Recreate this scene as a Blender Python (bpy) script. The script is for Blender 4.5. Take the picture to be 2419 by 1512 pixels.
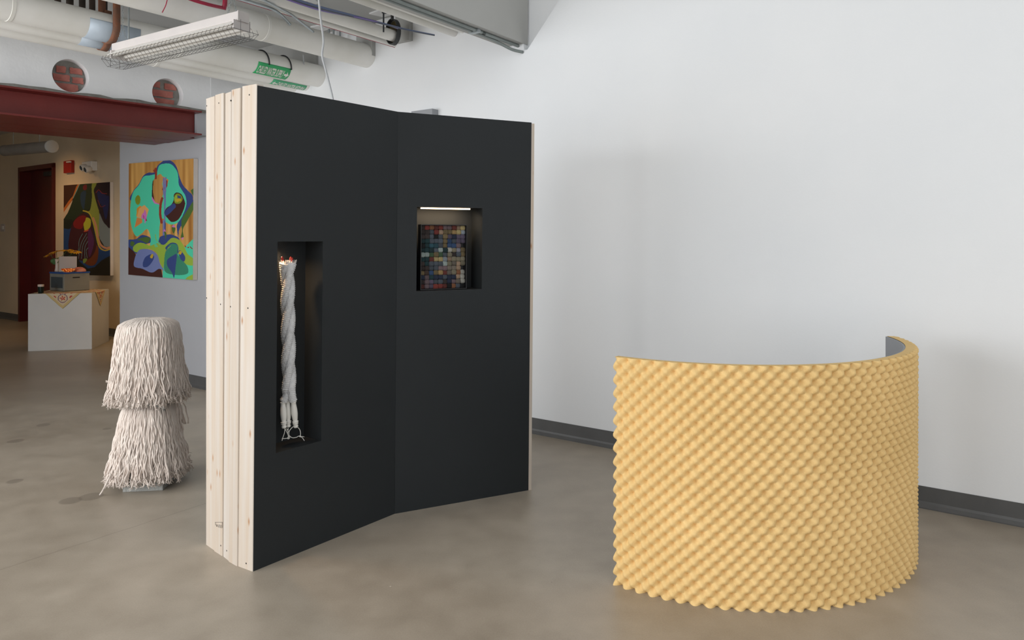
import bpy, bmesh, math, random
import numpy as np
from mathutils import Vector, Matrix
random.seed(7); rng = np.random.default_rng(7)
scene = bpy.context.scene
COL = scene.collection
for o in list(bpy.data.objects): bpy.data.objects.remove(o)

# ------------------------------------------------------------------ frame of the room
F, CX, HY, H = 1700.0, 1209.5, 562.0, 1.4        # focal length in px, horizon row, eye height (m)
A = np.array([-.8125, .5830]); B = np.array([.5830, .8125])   # along the long wall / towards it
C2 = np.array([.6763, .7367]); N2 = np.array([-.7367, .6763])  # along / into the beam wall
TR, TP, TH = 4.28, 3.75, 5.0                     # distances of the three parallel walls

def srgb(r, g, b, k=1.0):
    f = lambda c: (c/255/12.92 if c/255 <= .04045 else ((c/255+.055)/1.055)**2.4)
    return (f(r)*k, f(g)*k, f(b)*k, 1.0)

# ------------------------------------------------------------------ camera
cd = bpy.data.cameras.new('camera'); cam = bpy.data.objects.new('camera', cd); COL.objects.link(cam)
cam.location = (0, 0, H); cam.rotation_euler = (math.pi/2, 0, 0)
cd.sensor_width = 36; cd.lens = 36*F/2419; cd.shift_y = -(756-HY)/2419
cd.clip_start = .05; cd.clip_end = 60
scene.camera = cam

# ------------------------------------------------------------------ view, world, lights
scene.view_settings.view_transform = 'Standard'
scene.view_settings.look = 'None'
scene.view_settings.exposure = 0.0
scene.view_settings.gamma = 1.0
scene.view_settings.use_curve_mapping = False
try:
    scene.cycles.use_denoising = True
    scene.cycles.max_bounces = 8
    scene.cycles.diffuse_bounces = 5
    scene.cycles.sample_clamp_indirect = 4.0
except Exception: pass
w = bpy.data.worlds.new('world'); scene.world = w; w.use_nodes = True
w.node_tree.nodes['Background'].inputs[0].default_value = srgb(200, 215, 240)
w.node_tree.nodes['Background'].inputs[1].default_value = .25

def area(name, loc, target, sx, sy, power, col):
    l = bpy.data.lights.new(name, 'AREA'); l.shape = 'RECTANGLE'; l.size = sx; l.size_y = sy
    l.energy = power; l.color = col
    o = bpy.data.objects.new(name, l); COL.objects.link(o); o.location = loc
    o.rotation_euler = (Vector(target)-Vector(loc)).to_track_quat('-Z', 'Y').to_euler(); return o
def ab(s, t, z=0.0):
    p = s*A+t*B; return np.array([p[0], p[1], z])
# daylight through the tall windows behind and left of the camera
area('window_daylight_left', ab(5.3, -2.3, 1.75), ab(1.0, 3, 2.0), 4.4, 2.5, 225, (.96, .98, 1.0))
area('window_daylight_back', ab(2.0, -4.7, 1.75), ab(1.6, 4, 1.75), 6.0, 3.0, 165, (.96, .98, 1.0))
area('window_daylight_high', ab(-1.0, -4.7, 4.2), ab(0, 4, 1.5), 6.5, 3.2, 115, (.95, .98, 1.0))
area('added_fill_right', ab(-4.7, .2, 1.8), ab(5, 1.5, 2.6), 5.0, 3.0, 85, (.95, .98, 1.0))  # added fill at the right end, brightens the beam wall and pipes
# warm picture light in the corridor
def spot(name, loc, target, power, ang, blend, col, r=.05):
    l = bpy.data.lights.new(name, 'SPOT'); l.energy = power; l.spot_size = math.radians(ang)
    l.spot_blend = blend; l.color = col; l.shadow_soft_size = r
    o = bpy.data.objects.new(name, l); COL.objects.link(o); o.location = loc
    o.rotation_euler = (Vector(target)-Vector(loc)).to_track_quat('-Z', 'Y').to_euler(); return o
spot('corridor_picture_spot', ab(8.9, 4.0, 2.98), ab(9.0, 5.0, 1.95), 105, 100, .9, (1.0, .68, .34))
spot('corridor_door_spot', ab(11.9, 3.6, 2.98), ab(11.9, 4.9, .9), 46, 100, .9, (1.0, .62, .30))

# ------------------------------------------------------------------ ray helpers
def ray(u, v): return np.array([(u-CX)/F, 1.0, -(v-HY)/F])
CAMP = np.array([0, 0, H])
def fl(u, v, z=0.0):
    d = ray(u, v); k = (z-H)/d[2]; return CAMP+k*d
def on_plane(u, v, p0, n):
    d = ray(u, v); k = np.dot(np.array(p0)-CAMP, n)/np.dot(d, n); return CAMP+k*d
B3 = np.array([B[0], B[1], 0]); A3 = np.array([A[0], A[1], 0]); C3 = np.array([C2[0], C2[1], 0]); N3 = np.array([N2[0], N2[1], 0])
Z3 = np.array([0, 0, 1.0])
def on_t(u, v, t): return on_plane(u, v, B3*t, B3)
def st(p): return float(A@p[:2]), float(B@p[:2])

# ------------------------------------------------------------------ materials
def mat(name, col, rough=.6, col2=None, scale=4, detail=4, fac=1.0, bump=0, bscale=60, metallic=0, spec=.5,
        stretch=None, emis=None, estr=0, sheen=0, alpha=None, coat=0):
    m = bpy.data.materials.new(name); m.use_nodes = True; nt = m.node_tree; b = nt.nodes['Principled BSDF']
    b.inputs['Roughness'].default_value = rough; b.inputs['Metallic'].default_value = metallic
    b.inputs['Specular IOR Level'].default_value = spec
    b.inputs['Base Color'].default_value = col
    if coat: b.inputs['Coat Weight'].default_value = coat
    if sheen: b.inputs['Sheen Weight'].default_value = sheen
    tc = nt.nodes.new('ShaderNodeTexCoord'); src = tc.outputs['Object']
    if stretch:
        mp = nt.nodes.new('ShaderNodeMapping'); mp.inputs['Scale'].default_value = stretch
        nt.links.new(src, mp.inputs[0]); src = mp.outputs[0]
    if col2:
        n = nt.nodes.new('ShaderNodeTexNoise'); n.inputs['Scale'].default_value = scale; n.inputs['Detail'].default_value = detail
        nt.links.new(src, n.inputs['Vector'])
        r = nt.nodes.new('ShaderNodeValToRGB'); r.color_ramp.elements[0].position = .5-.22/fac; r.color_ramp.elements[1].position = .5+.22/fac
        r.color_ramp.elements[0].color = col; r.color_ramp.elements[1].color = col2
        nt.links.new(n.outputs['Fac'], r.inputs[0]); nt.links.new(r.outputs[0], b.inputs['Base Color'])
    if bump:
        n2 = nt.nodes.new('ShaderNodeTexNoise'); n2.inputs['Scale'].default_value = bscale; n2.inputs['Detail'].default_value = 3
        nt.links.new(src, n2.inputs['Vector'])
        bp = nt.nodes.new('ShaderNodeBump'); bp.inputs['Strength'].default_value = bump; bp.inputs['Distance'].default_value = .01
        nt.links.new(n2.outputs['Fac'], bp.inputs['Height']); nt.links.new(bp.outputs[0], b.inputs['Normal'])
    if emis:
        b.inputs['Emission Color'].default_value = emis; b.inputs['Emission Strength'].default_value = estr
    return m

M = {}
M['wall'] = mat('white_wall_paint', srgb(232, 233, 234), .75, srgb(226, 228, 230), 1.2, 3, bump=.04, bscale=90)
M['wall_left'] = mat('shade_greyed_wall_paint', srgb(168, 169, 173), .8, srgb(163, 164, 168), 1.2)  # white pier paint, greyed so the colour carries its dimmer light
M['header'] = mat('painted_concrete', srgb(242, 243, 244), .8, srgb(230, 231, 233), 2.5, 6, bump=.25, bscale=14)
M['raw'] = mat('rough_concrete', srgb(150, 150, 148), .9, srgb(92, 92, 90), 7, 8, bump=.6, bscale=20)
M['soffit'] = mat('grey_painted_concrete', srgb(196, 197, 196), .85, srgb(182, 183, 182), 2, 5, bump=.1, bscale=30)
M['bulk'] = mat('grey_bulkhead_paint', srgb(180, 180, 177), .85, srgb(170, 170, 167), 1.2, 3, bump=.1, bscale=30)
M['hall'] = mat('cream_wall_paint', srgb(222, 204, 176), .8, srgb(214, 196, 168), 2, bump=.3, bscale=120)
M['base'] = mat('grey_vinyl_base', srgb(84, 84, 84), .45, srgb(76, 76, 76), 8)
M['pipe'] = mat('white_pipe_jacket', srgb(246, 245, 242), .55, srgb(228, 226, 218), 2.5, 5, bump=.15, bscale=9)
M['red_steel'] = mat('oxide_red_steel', srgb(112, 34, 28), .38, srgb(96, 28, 24), 3, bump=.05, bscale=40)
M['door'] = mat('dark_red_door_paint', srgb(92, 16, 10), .4, srgb(80, 12, 8), 3)
M['black'] = mat('black_matte_paint', srgb(40, 43, 45), .6, srgb(37, 40, 42), 1.5, bump=.03, bscale=140, spec=.25)
M['pine_edge'] = mat('pine_edge', srgb(226, 200, 160), .6, srgb(204, 172, 130), 6, stretch=(8, 8, .6))
M['foam'] = mat('yellow_foam', srgb(234, 200, 140), .92, srgb(224, 190, 130), 3.5, 5, bump=.25, bscale=260, spec=.15)
M['grey_sheet'] = mat('grey_painted_sheet', srgb(150, 152, 156), .6, srgb(144, 146, 150), 4)
M['yarn'] = mat('natural_cotton_yarn', srgb(244, 232, 222), .95, srgb(230, 215, 204), 12, 3, bump=.5, bscale=500, spec=.1, sheen=.3)
M['block'] = mat('grey_concrete_block', srgb(172, 172, 168), .9, srgb(146, 146, 142), 14, 6, bump=.6, bscale=90)
M['brick'] = mat('red_brick', srgb(196, 126, 114), .85, srgb(162, 92, 82), 12, 6, bump=.6, bscale=40)
M['mortar'] = mat('grey_mortar', srgb(158, 156, 150), .95, srgb(120, 118, 112), 10, 6, bump=.8, bscale=40)
M['white_plinth'] = mat('white_plinth_paint', srgb(212, 211, 208), .6, srgb(205, 204, 201), 3)
M['steel'] = mat('galvanised_steel', srgb(175, 182, 184), .35, srgb(150, 156, 158), 10, metallic=.7)
M['darksteel'] = mat('dark_steel', srgb(70, 72, 72), .5, srgb(50, 50, 50), 10, metallic=.4)
M['cond'] = mat('grey_conduit', srgb(140, 148, 146), .5, srgb(125, 132, 130), 10, metallic=.2)
M['rust'] = mat('rusty_steel_band', srgb(112, 88, 74), .7, srgb(150, 92, 62), 16, 6, bump=.4, bscale=60)
M['brownband'] = mat('brown_steel_band', srgb(104, 88, 78), .6, srgb(66, 60, 54), 8, 5, metallic=.3)
M['shield'] = mat('pale_blue_grey_metal', srgb(186, 198, 210), .45, srgb(168, 180, 192), 9, metallic=.2)
M['redpipe'] = mat('red_sprinkler_paint', srgb(168, 44, 72), .4, srgb(150, 38, 62), 6)
M['green'] = mat('green_label_vinyl', srgb(52, 172, 104), .5, srgb(46, 162, 98), 5)
M['green2'] = mat('pale_green_label_vinyl', srgb(84, 176, 130), .5, srgb(76, 168, 122), 5)
M['white'] = mat('white_enamel', srgb(235, 232, 226), .45, srgb(228, 225, 220), 5)
M['fixture'] = mat('beige_white_fixture_enamel', srgb(206, 200, 196), .45, srgb(198, 192, 190), 5)
M['wire'] = mat('grey_guard_wire', srgb(110, 108, 106), .4, srgb(96, 94, 92), 5, metallic=.6)
M['cable_grey'] = mat('grey_power_cable', srgb(178, 180, 182), .5, srgb(168, 170, 172), 8)
M['cable_slate'] = mat('slate_cable', srgb(96, 100, 112), .5, srgb(86, 90, 102), 8)
M['cable_black'] = mat('black_cable', srgb(28, 30, 34), .5, srgb(22, 24, 28), 8)
M['cable_blue'] = mat('blue_cable', srgb(112, 128, 164), .5, srgb(102, 116, 150), 8)
M['cable_purple'] = mat('purple_cable', srgb(138, 122, 184), .5, srgb(126, 110, 172), 8)
M['canvas_edge'] = mat('white_canvas_edge', srgb(222, 214, 206), .8, srgb(214, 206, 198), 9)
M['bristle'] = mat('white_nylon_bristle', srgb(222, 222, 222), .7, srgb(206, 206, 208), 60, bump=.4, bscale=400)
M['plastic'] = mat('white_moulded_plastic', srgb(226, 224, 218), .35, srgb(220, 218, 212), 6)
M['redtip'] = mat('red_plastic_tip', srgb(150, 22, 18), .4, srgb(130, 18, 14), 10)
M['frame_black'] = mat('black_shadow_box', srgb(26, 26, 28), .5, srgb(22, 22, 24), 5)
M['led_warm'] = mat('warm_led_diffuser', (1, .8, .55, 1), .5, emis=(1.0, .74, .46, 1), estr=8)
M['tin'] = mat('grey_enamelled_box', srgb(134, 134, 126), .5, srgb(128, 128, 120), 5)
M['tinblue'] = mat('blue_lid_enamel', srgb(30, 84, 160), .45, srgb(26, 76, 150), 5)
M['glass_dark'] = mat('dark_window_glass', srgb(64, 76, 84), .25, srgb(58, 70, 78), 4)
M['card'] = mat('pale_card', srgb(196, 184, 176), .8, srgb(190, 178, 170), 5)
M['petal'] = mat('yellow_petals', srgb(232, 178, 20), .6, srgb(220, 150, 12), 30)
M['leaf'] = mat('green_leaf', srgb(74, 110, 58), .6, srgb(60, 94, 46), 14)
M['vase'] = mat('white_glazed_vase', srgb(216, 200, 188), .35, srgb(208, 192, 180), 6)
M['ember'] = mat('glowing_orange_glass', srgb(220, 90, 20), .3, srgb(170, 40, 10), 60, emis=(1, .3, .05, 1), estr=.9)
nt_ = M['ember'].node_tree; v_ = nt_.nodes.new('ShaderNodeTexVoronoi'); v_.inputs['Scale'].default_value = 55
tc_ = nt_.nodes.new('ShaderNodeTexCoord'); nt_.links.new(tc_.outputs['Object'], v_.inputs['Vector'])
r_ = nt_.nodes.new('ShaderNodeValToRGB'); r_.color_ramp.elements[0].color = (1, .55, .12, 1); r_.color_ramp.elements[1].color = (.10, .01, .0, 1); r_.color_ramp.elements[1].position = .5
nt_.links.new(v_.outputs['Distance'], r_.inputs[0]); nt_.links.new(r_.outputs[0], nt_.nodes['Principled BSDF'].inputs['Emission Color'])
M['pink'] = mat('pink_red_fabric', srgb(190, 90, 84), .8, srgb(214, 150, 120), 18)
M['cup'] = mat('dark_green_glass', srgb(22, 40, 36), .2, srgb(18, 34, 30), 6)
M['bronze'] = mat('dark_bronze', srgb(96, 84, 48), .4, srgb(50, 44, 34), 14, metallic=.5)
M['duct'] = mat('dull_grey_duct', srgb(120, 114, 106), .7, srgb(108, 102, 96), 6)
M['knob'] = mat('dark_hole', srgb(40, 34, 30), .8, srgb(30, 26, 22), 50)
M['alarm'] = mat('red_alarm_plastic', srgb(170, 34, 22), .4, srgb(160, 30, 20), 6)
M['ink'] = mat('pencil_ink', srgb(90, 84, 80), .8, srgb(80, 76, 72), 20)

def object_color_mat(name, rough, bump=0, bscale=80):
    m = bpy.data.materials.new(name); m.use_nodes = True; nt = m.node_tree; b = nt.nodes['Principled BSDF']
    oi = nt.nodes.new('ShaderNodeObjectInfo'); tc = nt.nodes.new('ShaderNodeTexCoord')
    v = nt.nodes.new('ShaderNodeTexVoronoi'); v.inputs['Scale'].default_value = bscale
    nt.links.new(tc.outputs['Object'], v.inputs['Vector'])
    mx = nt.nodes.new('ShaderNodeMix'); mx.data_type = 'RGBA'; mx.blend_type = 'MULTIPLY'; mx.inputs[0].default_value = .8
    r = nt.nodes.new('ShaderNodeValToRGB'); r.color_ramp.elements[0].color = (1.25, 1.25, 1.25, 1); r.color_ramp.elements[1].color = (.35, .35, .35, 1)
    r.color_ramp.elements[1].position = .75
    nt.links.new(v.outputs['Distance'], r.inputs[0]); nt.links.new(oi.outputs['Color'], mx.inputs[6]); nt.links.new(r.outputs[0], mx.inputs[7])
    nt.links.new(mx.outputs[2], b.inputs['Base Color']); b.inputs['Roughness'].default_value = rough
    bp = nt.nodes.new('ShaderNodeBump'); bp.inputs['Strength'].default_value = bump; bp.inputs['Distance'].default_value = .004
    bp.invert = True
    nt.links.new(v.outputs['Distance'], bp.inputs['Height']); nt.links.new(bp.outputs[0], b.inputs['Normal'])
    return m
M['ball'] = object_color_mat('clipped_wool', .95, .6, 9)

def attr_mat(name, rough=.6, bump=.1):
    m = bpy.data.materials.new(name); m.use_nodes = True; nt = m.node_tree; b = nt.nodes['Principled BSDF']
    a = nt.nodes.new('ShaderNodeAttribute'); a.attribute_name = 'paint'; nt.links.new(a.outputs['Color'], b.inputs['Base Color'])
    b.inputs['Roughness'].default_value = rough
    n = nt.nodes.new('ShaderNodeTexNoise'); n.inputs['Scale'].default_value = 60
    bp = nt.nodes.new('ShaderNodeBump'); bp.inputs['Strength'].default_value = bump; nt.links.new(n.outputs[0], bp.inputs['Height'])
    nt.links.new(bp.outputs[0], b.inputs['Normal']); return m
M['paint'] = attr_mat('acrylic_paint'); M['cloth'] = attr_mat('printed_cotton', .9)

# pine with grain and knots along the object's Z
def pine(name, seed, tint=1.0):
    m = bpy.data.materials.new(name); m.use_nodes = True; nt = m.node_tree; b = nt.nodes['Principled BSDF']
    L = nt.links.new; N = nt.nodes.new
    tc = N('ShaderNodeTexCoord'); mp = N('ShaderNodeMapping'); mp.inputs['Location'].default_value = (seed*3.1, seed*1.7, seed*.9)
    mp.inputs['Scale'].default_value = (28, 28, 1.1); L(tc.outputs['Object'], mp.inputs[0])
    n = N('ShaderNodeTexNoise'); n.inputs['Scale'].default_value = 1.0; n.inputs['Detail'].default_value = 5; n.inputs['Distortion'].default_value = .5
    L(mp.outputs[0], n.inputs['Vector'])
    r = N('ShaderNodeValToRGB'); e = r.color_ramp.elements; e[0].position = .3; e[1].position = .72
    e[0].color = srgb(199, 191, 182, tint); e[1].color = srgb(192, 174, 154, tint)
    L(n.outputs['Fac'], r.inputs[0])
    mp2 = N('ShaderNodeMapping'); mp2.inputs['Scale'].default_value = (17, 17, 6.5); mp2.inputs['Location'].default_value = (seed*2.3, seed, seed*5.3)
    L(tc.outputs['Object'], mp2.inputs[0])
    v = N('ShaderNodeTexVoronoi'); v.inputs['Scale'].default_value = 1.0; L(mp2.outputs[0], v.inputs['Vector'])
    r2 = N('ShaderNodeValToRGB'); e = r2.color_ramp.elements; e[0].position = .03; e[1].position = .15
    e[0].color = (1, 1, 1, 1); e[1].color = (0, 0, 0, 1)
    L(v.outputs['Distance'], r2.inputs[0])
    mx = N('ShaderNodeMix'); mx.data_type = 'RGBA'; L(r2.outputs[0], mx.inputs[0]); L(r.outputs[0], mx.inputs[6])
    mx.inputs[7].default_value = srgb(168, 126, 90)
    L(mx.outputs[2], b.inputs['Base Color']); b.inputs['Roughness'].default_value = .62
    bp = N('ShaderNodeBump'); bp.inputs['Strength'].default_value = .06; L(n.outputs['Fac'], bp.inputs['Height']); L(bp.outputs[0], b.inputs['Normal'])
    return m

# polished concrete floor with saw cuts and old water marks
def floor_mat():
    m = bpy.data.materials.new('polished_concrete'); m.use_nodes = True; nt = m.node_tree; b = nt.nodes['Principled BSDF']
    L = nt.links.new; N = nt.nodes.new
    geo = N('ShaderNodeNewGeometry'); P = geo.outputs['Position']
    def noise(sc, det):
        n = N('ShaderNodeTexNoise'); n.inputs['Scale'].default_value = sc; n.inputs['Detail'].default_value = det; L(P, n.inputs['Vector']); return n.outputs['Fac']
    def math_(op, a, c, cl=False):
        q = N('ShaderNodeMath'); q.operation = op; q.use_clamp = cl
        for i, x in enumerate((a, c)):
            if x is None: continue
            if isinstance(x, (int, float)): q.inputs[i].default_value = x
            else: L(x, q.inputs[i])
        return q.outputs[0]
    r = N('ShaderNodeValToRGB'); e = r.color_ramp.elements; e[0].position = .34; e[1].position = .66
    e[0].color = srgb(147, 136, 121); e[1].color = srgb(178, 167, 152)
    n1 = noise(1.1, 6); n2 = noise(7, 6); n3 = noise(160, 4)
    f = math_('ADD', math_('MULTIPLY', n1, .5), math_('ADD', math_('MULTIPLY', n2, .32), math_('MULTIPLY', n3, .18)))
    L(f, r.inputs[0])
    col = r.outputs[0]
    sep = N('ShaderNodeSeparateXYZ'); L(P, sep.inputs[0])
    def mixc(fac, c1, c2):
        mx = N('ShaderNodeMix'); mx.data_type = 'RGBA'; L(fac, mx.inputs[0]); L(c1, mx.inputs[6]); mx.inputs[7].default_value = c2; return mx.outputs[2]
    # saw cuts parallel to B: distance along A
    sA = math_('ADD', math_('MULTIPLY', sep.outputs[0], float(A[0])), math_('MULTIPLY', sep.outputs[1], float(A[1])))
    for s0 in (st(fl(190, 1285))[0], st(fl(130, 995))[0]):
        d = math_('ABSOLUTE', math_('SUBTRACT', math_('ADD', sA, math_('MULTIPLY', n2, .02)), s0+.01), None)
        fac = math_('MULTIPLY', math_('SUBTRACT', 1.0, math_('MULTIPLY', d, 160), True), .35, True)
        col = mixc(fac, col, srgb(96, 88, 78))
    # water rings (their own shape)
    for (u, v, rx) in ((37, 1042, .055), (35, 1137, .045), (166, 1183, .06), (216, 1173, .065), (102, 1004, .05), (253, 1013, .035)):
        p = fl(u, v)
        dx = math_('SUBTRACT', sep.outputs[0], float(p[0])); dy = math_('SUBTRACT', sep.outputs[1], float(p[1]))
        dd = math_('SQRT', math_('ADD', math_('MULTIPLY', dx, dx), math_('MULTIPLY', dy, dy)), None)
        dd = math_('ADD', dd, math_('MULTIPLY', n2, .02))
        fac = math_('MULTIPLY', math_('MULTIPLY', math_('SUBTRACT', rx+.01, dd), 120, True), .42, True)
        col = mixc(fac, col, srgb(104, 96, 86))
    # pale chips
    v = N('ShaderNodeTexVoronoi'); v.inputs['Scale'].default_value = 3.2; L(P, v.inputs['Vector'])
    fac = math_('MULTIPLY', math_('MULTIPLY', math_('SUBTRACT', .016, v.outputs['Distance']), 200, True), .6, True)
    col = mixc(fac, col, srgb(220, 214, 204))
    v = N('ShaderNodeTexVoronoi'); v.inputs['Scale'].default_value = 5.3; L(P, v.inputs['Vector'])
    fac = math_('MULTIPLY', math_('MULTIPLY', math_('SUBTRACT', .018, v.outputs['Distance']), 200, True), .6, True)
    col = mixc(fac, col, srgb(60, 54, 48))
    L(col, b.inputs['Base Color'])
    rr = N('ShaderNodeMapRange'); rr.inputs[3].default_value = .30; rr.inputs[4].default_value = .46; L(n2, rr.inputs[0]); L(rr.outputs[0], b.inputs['Roughness'])
    bp = N('ShaderNodeBump'); bp.inputs['Strength'].default_value = .03; L(n3, bp.inputs['Height']); L(bp.outputs[0], b.inputs['Normal'])
    return m
M['floor'] = floor_mat()

# ------------------------------------------------------------------ object helpers
ORG = {}
def tag(o, label=None, cat=None, group=None, kind=None):
    if label: o['label'] = label
    if cat: o['category'] = cat
    if group: o['group'] = group
    if kind: o['kind'] = kind
    return o
def thing(name, label, cat, loc, group=None):
    o = bpy.data.objects.new(name, None); COL.objects.link(o); o.location = tuple(loc); o.empty_display_size = .1
    ORG[o.name] = np.array(loc, float); tag(o, label, cat, group); return o
class MB:
    def __init__(s): s.v = []; s.f = []; s.n = 0
    def add(s, V, Fc):
        V = np.asarray(V, float).reshape(-1, 3); s.v.append(V)
        s.f += [tuple(int(i)+s.n for i in f) for f in Fc]; s.n += len(V); return s
    def hexa(s, P):   # 8 points: bottom 4 ccw, top 4 ccw
        return s.add(P, [(3, 2, 1, 0), (4, 5, 6, 7), (0, 1, 5, 4), (1, 2, 6, 5), (2, 3, 7, 6), (3, 0, 4, 7)])
    def box(s, o, ex, ey, ez):
        o, ex, ey, ez = (np.asarray(x, float) for x in (o, ex, ey, ez))
        return s.hexa([o, o+ex, o+ex+ey, o+ey, o+ez, o+ex+ez, o+ex+ey+ez, o+ey+ez])
    def tube(s, path, r, n=8, cap=True, ref=None):
        P = np.asarray(path, float); T = np.gradient(P, axis=0); T /= np.linalg.norm(T, axis=1)[:, None]+1e-12
        ref = np.array([0, 0, 1.0]) if ref is None else np.asarray(ref, float)
        if abs(T.mean(0)@ref) > .8*np.linalg.norm(T.mean(0)): ref = np.array([1.0, .13, 0])
        U = np.cross(T, ref); U /= np.linalg.norm(U, axis=1)[:, None]+1e-12; W = np.cross(T, U)
        r = np.broadcast_to(np.asarray(r, float), (len(P),))
        a = np.arange(n)*2*np.pi/n
        V = P[:, None]+r[:, None, None]*(np.cos(a)[None, :, None]*U[:, None]+np.sin(a)[None, :, None]*W[:, None])
        m = len(P); Fc = [(i*n+j, i*n+(j+1) % n, (i+1)*n+(j+1) % n, (i+1)*n+j) for i in range(m-1) for j in range(n)]
        if cap: Fc += [tuple(range(n))[::-1], tuple((m-1)*n+j for j in range(n))]
        return s.add(V, Fc)
    def lathe(s, prof, c, n=20, ax=(0, 0, 1), cap=True):
        ax = np.asarray(ax, float); ax /= np.linalg.norm(ax)
        u = np.cross(ax, [0, 1, .01] if abs(ax[1]) < .8 else [1, 0, .01]); u /= np.linalg.norm(u); w_ = np.cross(ax, u)
        a = np.arange(n)*2*np.pi/n; V = []
        for r, h in prof: V.append(np.asarray(c)+ax*h+r*(np.cos(a)[:, None]*u+np.sin(a)[:, None]*w_))
        m = len(prof); Fc = [(i*n+j, i*n+(j+1) % n, (i+1)*n+(j+1) % n, (i+1)*n+j) for i in range(m-1) for j in range(n)]
        if cap: Fc += [tuple(range(n))[::-1], tuple((m-1)*n+j for j in range(n))]
        return s.add(np.concatenate(V), Fc)
    def build(s, name, m, parent=None, smooth=False, bevel=0, label=None, cat=None, group=None, kind=None, org=None, colors=None):
        V = np.concatenate(s.v)
        if org is None:
            lo, hi = V.min(0), V.max(0); org = np.array([(lo[0]+hi[0])/2, (lo[1]+hi[1])/2, lo[2] if parent is None else (lo[2]+hi[2])/2])
        me = bpy.data.meshes.new(name); me.from_pydata((V-org).tolist(), [], s.f); me.update()
        bm = bmesh.new(); bm.from_mesh(me)
        if colors is None: bmesh.ops.recalc_face_normals(bm, faces=bm.faces)
        bm.to_mesh(me); bm.free()
        if smooth: me.polygons.foreach_set('use_smooth', [True]*len(me.polygons))
        if colors is not None:
            at = me.color_attributes.new('paint', 'FLOAT_COLOR', 'CORNER')
            cnt = np.array([p.loop_total for p in me.polygons]); at.data.foreach_set('color', np.repeat(colors, cnt, axis=0).astype(np.float32).ravel())
        me.materials.append(m)
        o = bpy.data.objects.new(name, me); COL.objects.link(o)
        if smooth == 'auto':
            for p in me.polygons: p.use_smooth = True
            me.set_sharp_from_angle(angle=math.radians(35))
        if parent is not None:
            o.parent = parent; o.location = tuple(org-ORG[parent.name])
        else: o.location = tuple(org)
        ORG[o.name] = np.array(org, float)
        if bevel:
            bv = o.modifiers.new('bevel', 'BEVEL'); bv.width = bevel; bv.segments = 2; bv.limit_method = 'ANGLE'
        return tag(o, label, cat, group, kind)
def part_copy(o, name, parent, loc_world):
    c = o.copy(); c.name = name; COL.objects.link(c); c.parent = parent
    c.location = tuple(np.array(loc_world)-(ORG[parent.name] if parent else 0)); ORG[c.name] = np.array(loc_world, float); return c
def spline(P, n):
    P = np.asarray(P, float); m = len(P)
    Q = np.vstack([2*P[0]-P[1], P, 2*P[-1]-P[-2]]); out = []
    for x in np.linspace(0, m-1, n):
        i = min(int(x), m-2); t = x-i; a, b, c, d = Q[i], Q[i+1], Q[i+2], Q[i+3]
        out.append(.5*((2*b)+(-a+c)*t+(2*a-5*b+4*c-d)*t*t+(-a+3*b-3*c+d)*t**3))
    return np.array(out)

# ------------------------------------------------------------------ the setting
mb = MB(); p = [ab(-5, -5), ab(15, -5), ab(15, 5.3), ab(-5, 5.3)]
mb.hexa([q-np.array([0, 0, .1]) for q in p]+p).build('floor', M['floor'], kind='structure')
zc = 3.24
# ceiling joists run from the long wall over the camera
pj = on_t(1238, 103, TR); zj = pj[2]
j3s = st(pj)[0]; ZH = 6.2
p = [ab(j3s+.1, -5, zc), ab(6.9, -5, zc), ab(6.9, 5.3, zc), ab(j3s+.1, 5.3, zc)]
mb = MB(); mb.hexa(p+[q+np.array([0, 0, .1]) for q in p]).build('ceiling', M['soffit'], kind='structure')
p = [ab(-5, -5, ZH), ab(j3s+.2, -5, ZH), ab(j3s+.2, 5.3, ZH), ab(-5, 5.3, ZH)]
mb = MB(); mb.hexa(p+[q+np.array([0, 0, .1]) for q in p]).build('ceiling_high', M['wall'], kind='structure')
def joist(s0, s1, zb, nm, t1=TR+.05, zt=None, t0=-5):
    mb = MB(); mb.box(ab(s0, t0, zb), A3*(s1-s0), B3*(t1-t0), Z3*((zt or zc)-zb)); return mb.build(nm, M['bulk'], kind='structure')
joist(j3s, j3s+.17, zj, 'trim_1', zt=ZH)
joist(st(on_t(975, 50, TR))[0], st(on_t(942, 50, TR))[0], 3.0, 'trim_2', t0=TR-.04)
joist(st(on_t(887, 100, TR))[0], st(on_t(850, 100, TR))[0], 2.94, 'trim_3', t0=TR-.04)
joist(st(on_t(752, 150, TR))[0], 6.09, 2.84, 'trim_wall_shade', t0=TR-.03)  # thin grey wall panel standing in for shade above the supply pipe

# long white wall: drywall layer whose corner is cut on a slant below the joist, concrete behind
pc = on_t(1246, 117, TR); pt = on_t(1325, -6, TR)
sc_, zc_ = st(pc)[0], pc[2]; sp, zp = st(pt)[0], pt[2]
SC = 6.095
mb = MB()
st_top = sp+(sp-sc_)*(ZH-zp)/(zp-zc_)
def slab(pts, t0, t1):
    n = len(pts); mbx = MB(); V = [ab(s, t0, z) for s, z in pts]+[ab(s, t1, z) for s, z in pts]
    return mbx.add(V, [tuple(range(n)), tuple(range(n, 2*n))[::-1]]+[(i, (i+1) % n, n+(i+1) % n, n+i) for i in range(n)])
slab([(-4.9, 0), (SC-.001, 0), (SC-.001, zc), (sc_+.08, zc), (sc_+.03, zc_), (sc_, zc_), (st_top, ZH), (-4.9, ZH)], TR, TR+.07).build('wall_right', M['wall'], kind='structure')
slab([(-4.9, 2.2), (4.0, 2.2), (4.0, ZH), (-4.9, ZH)], TR+.07, TR+.2).build('wall_behind', M['wall'], kind='structure')

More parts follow.
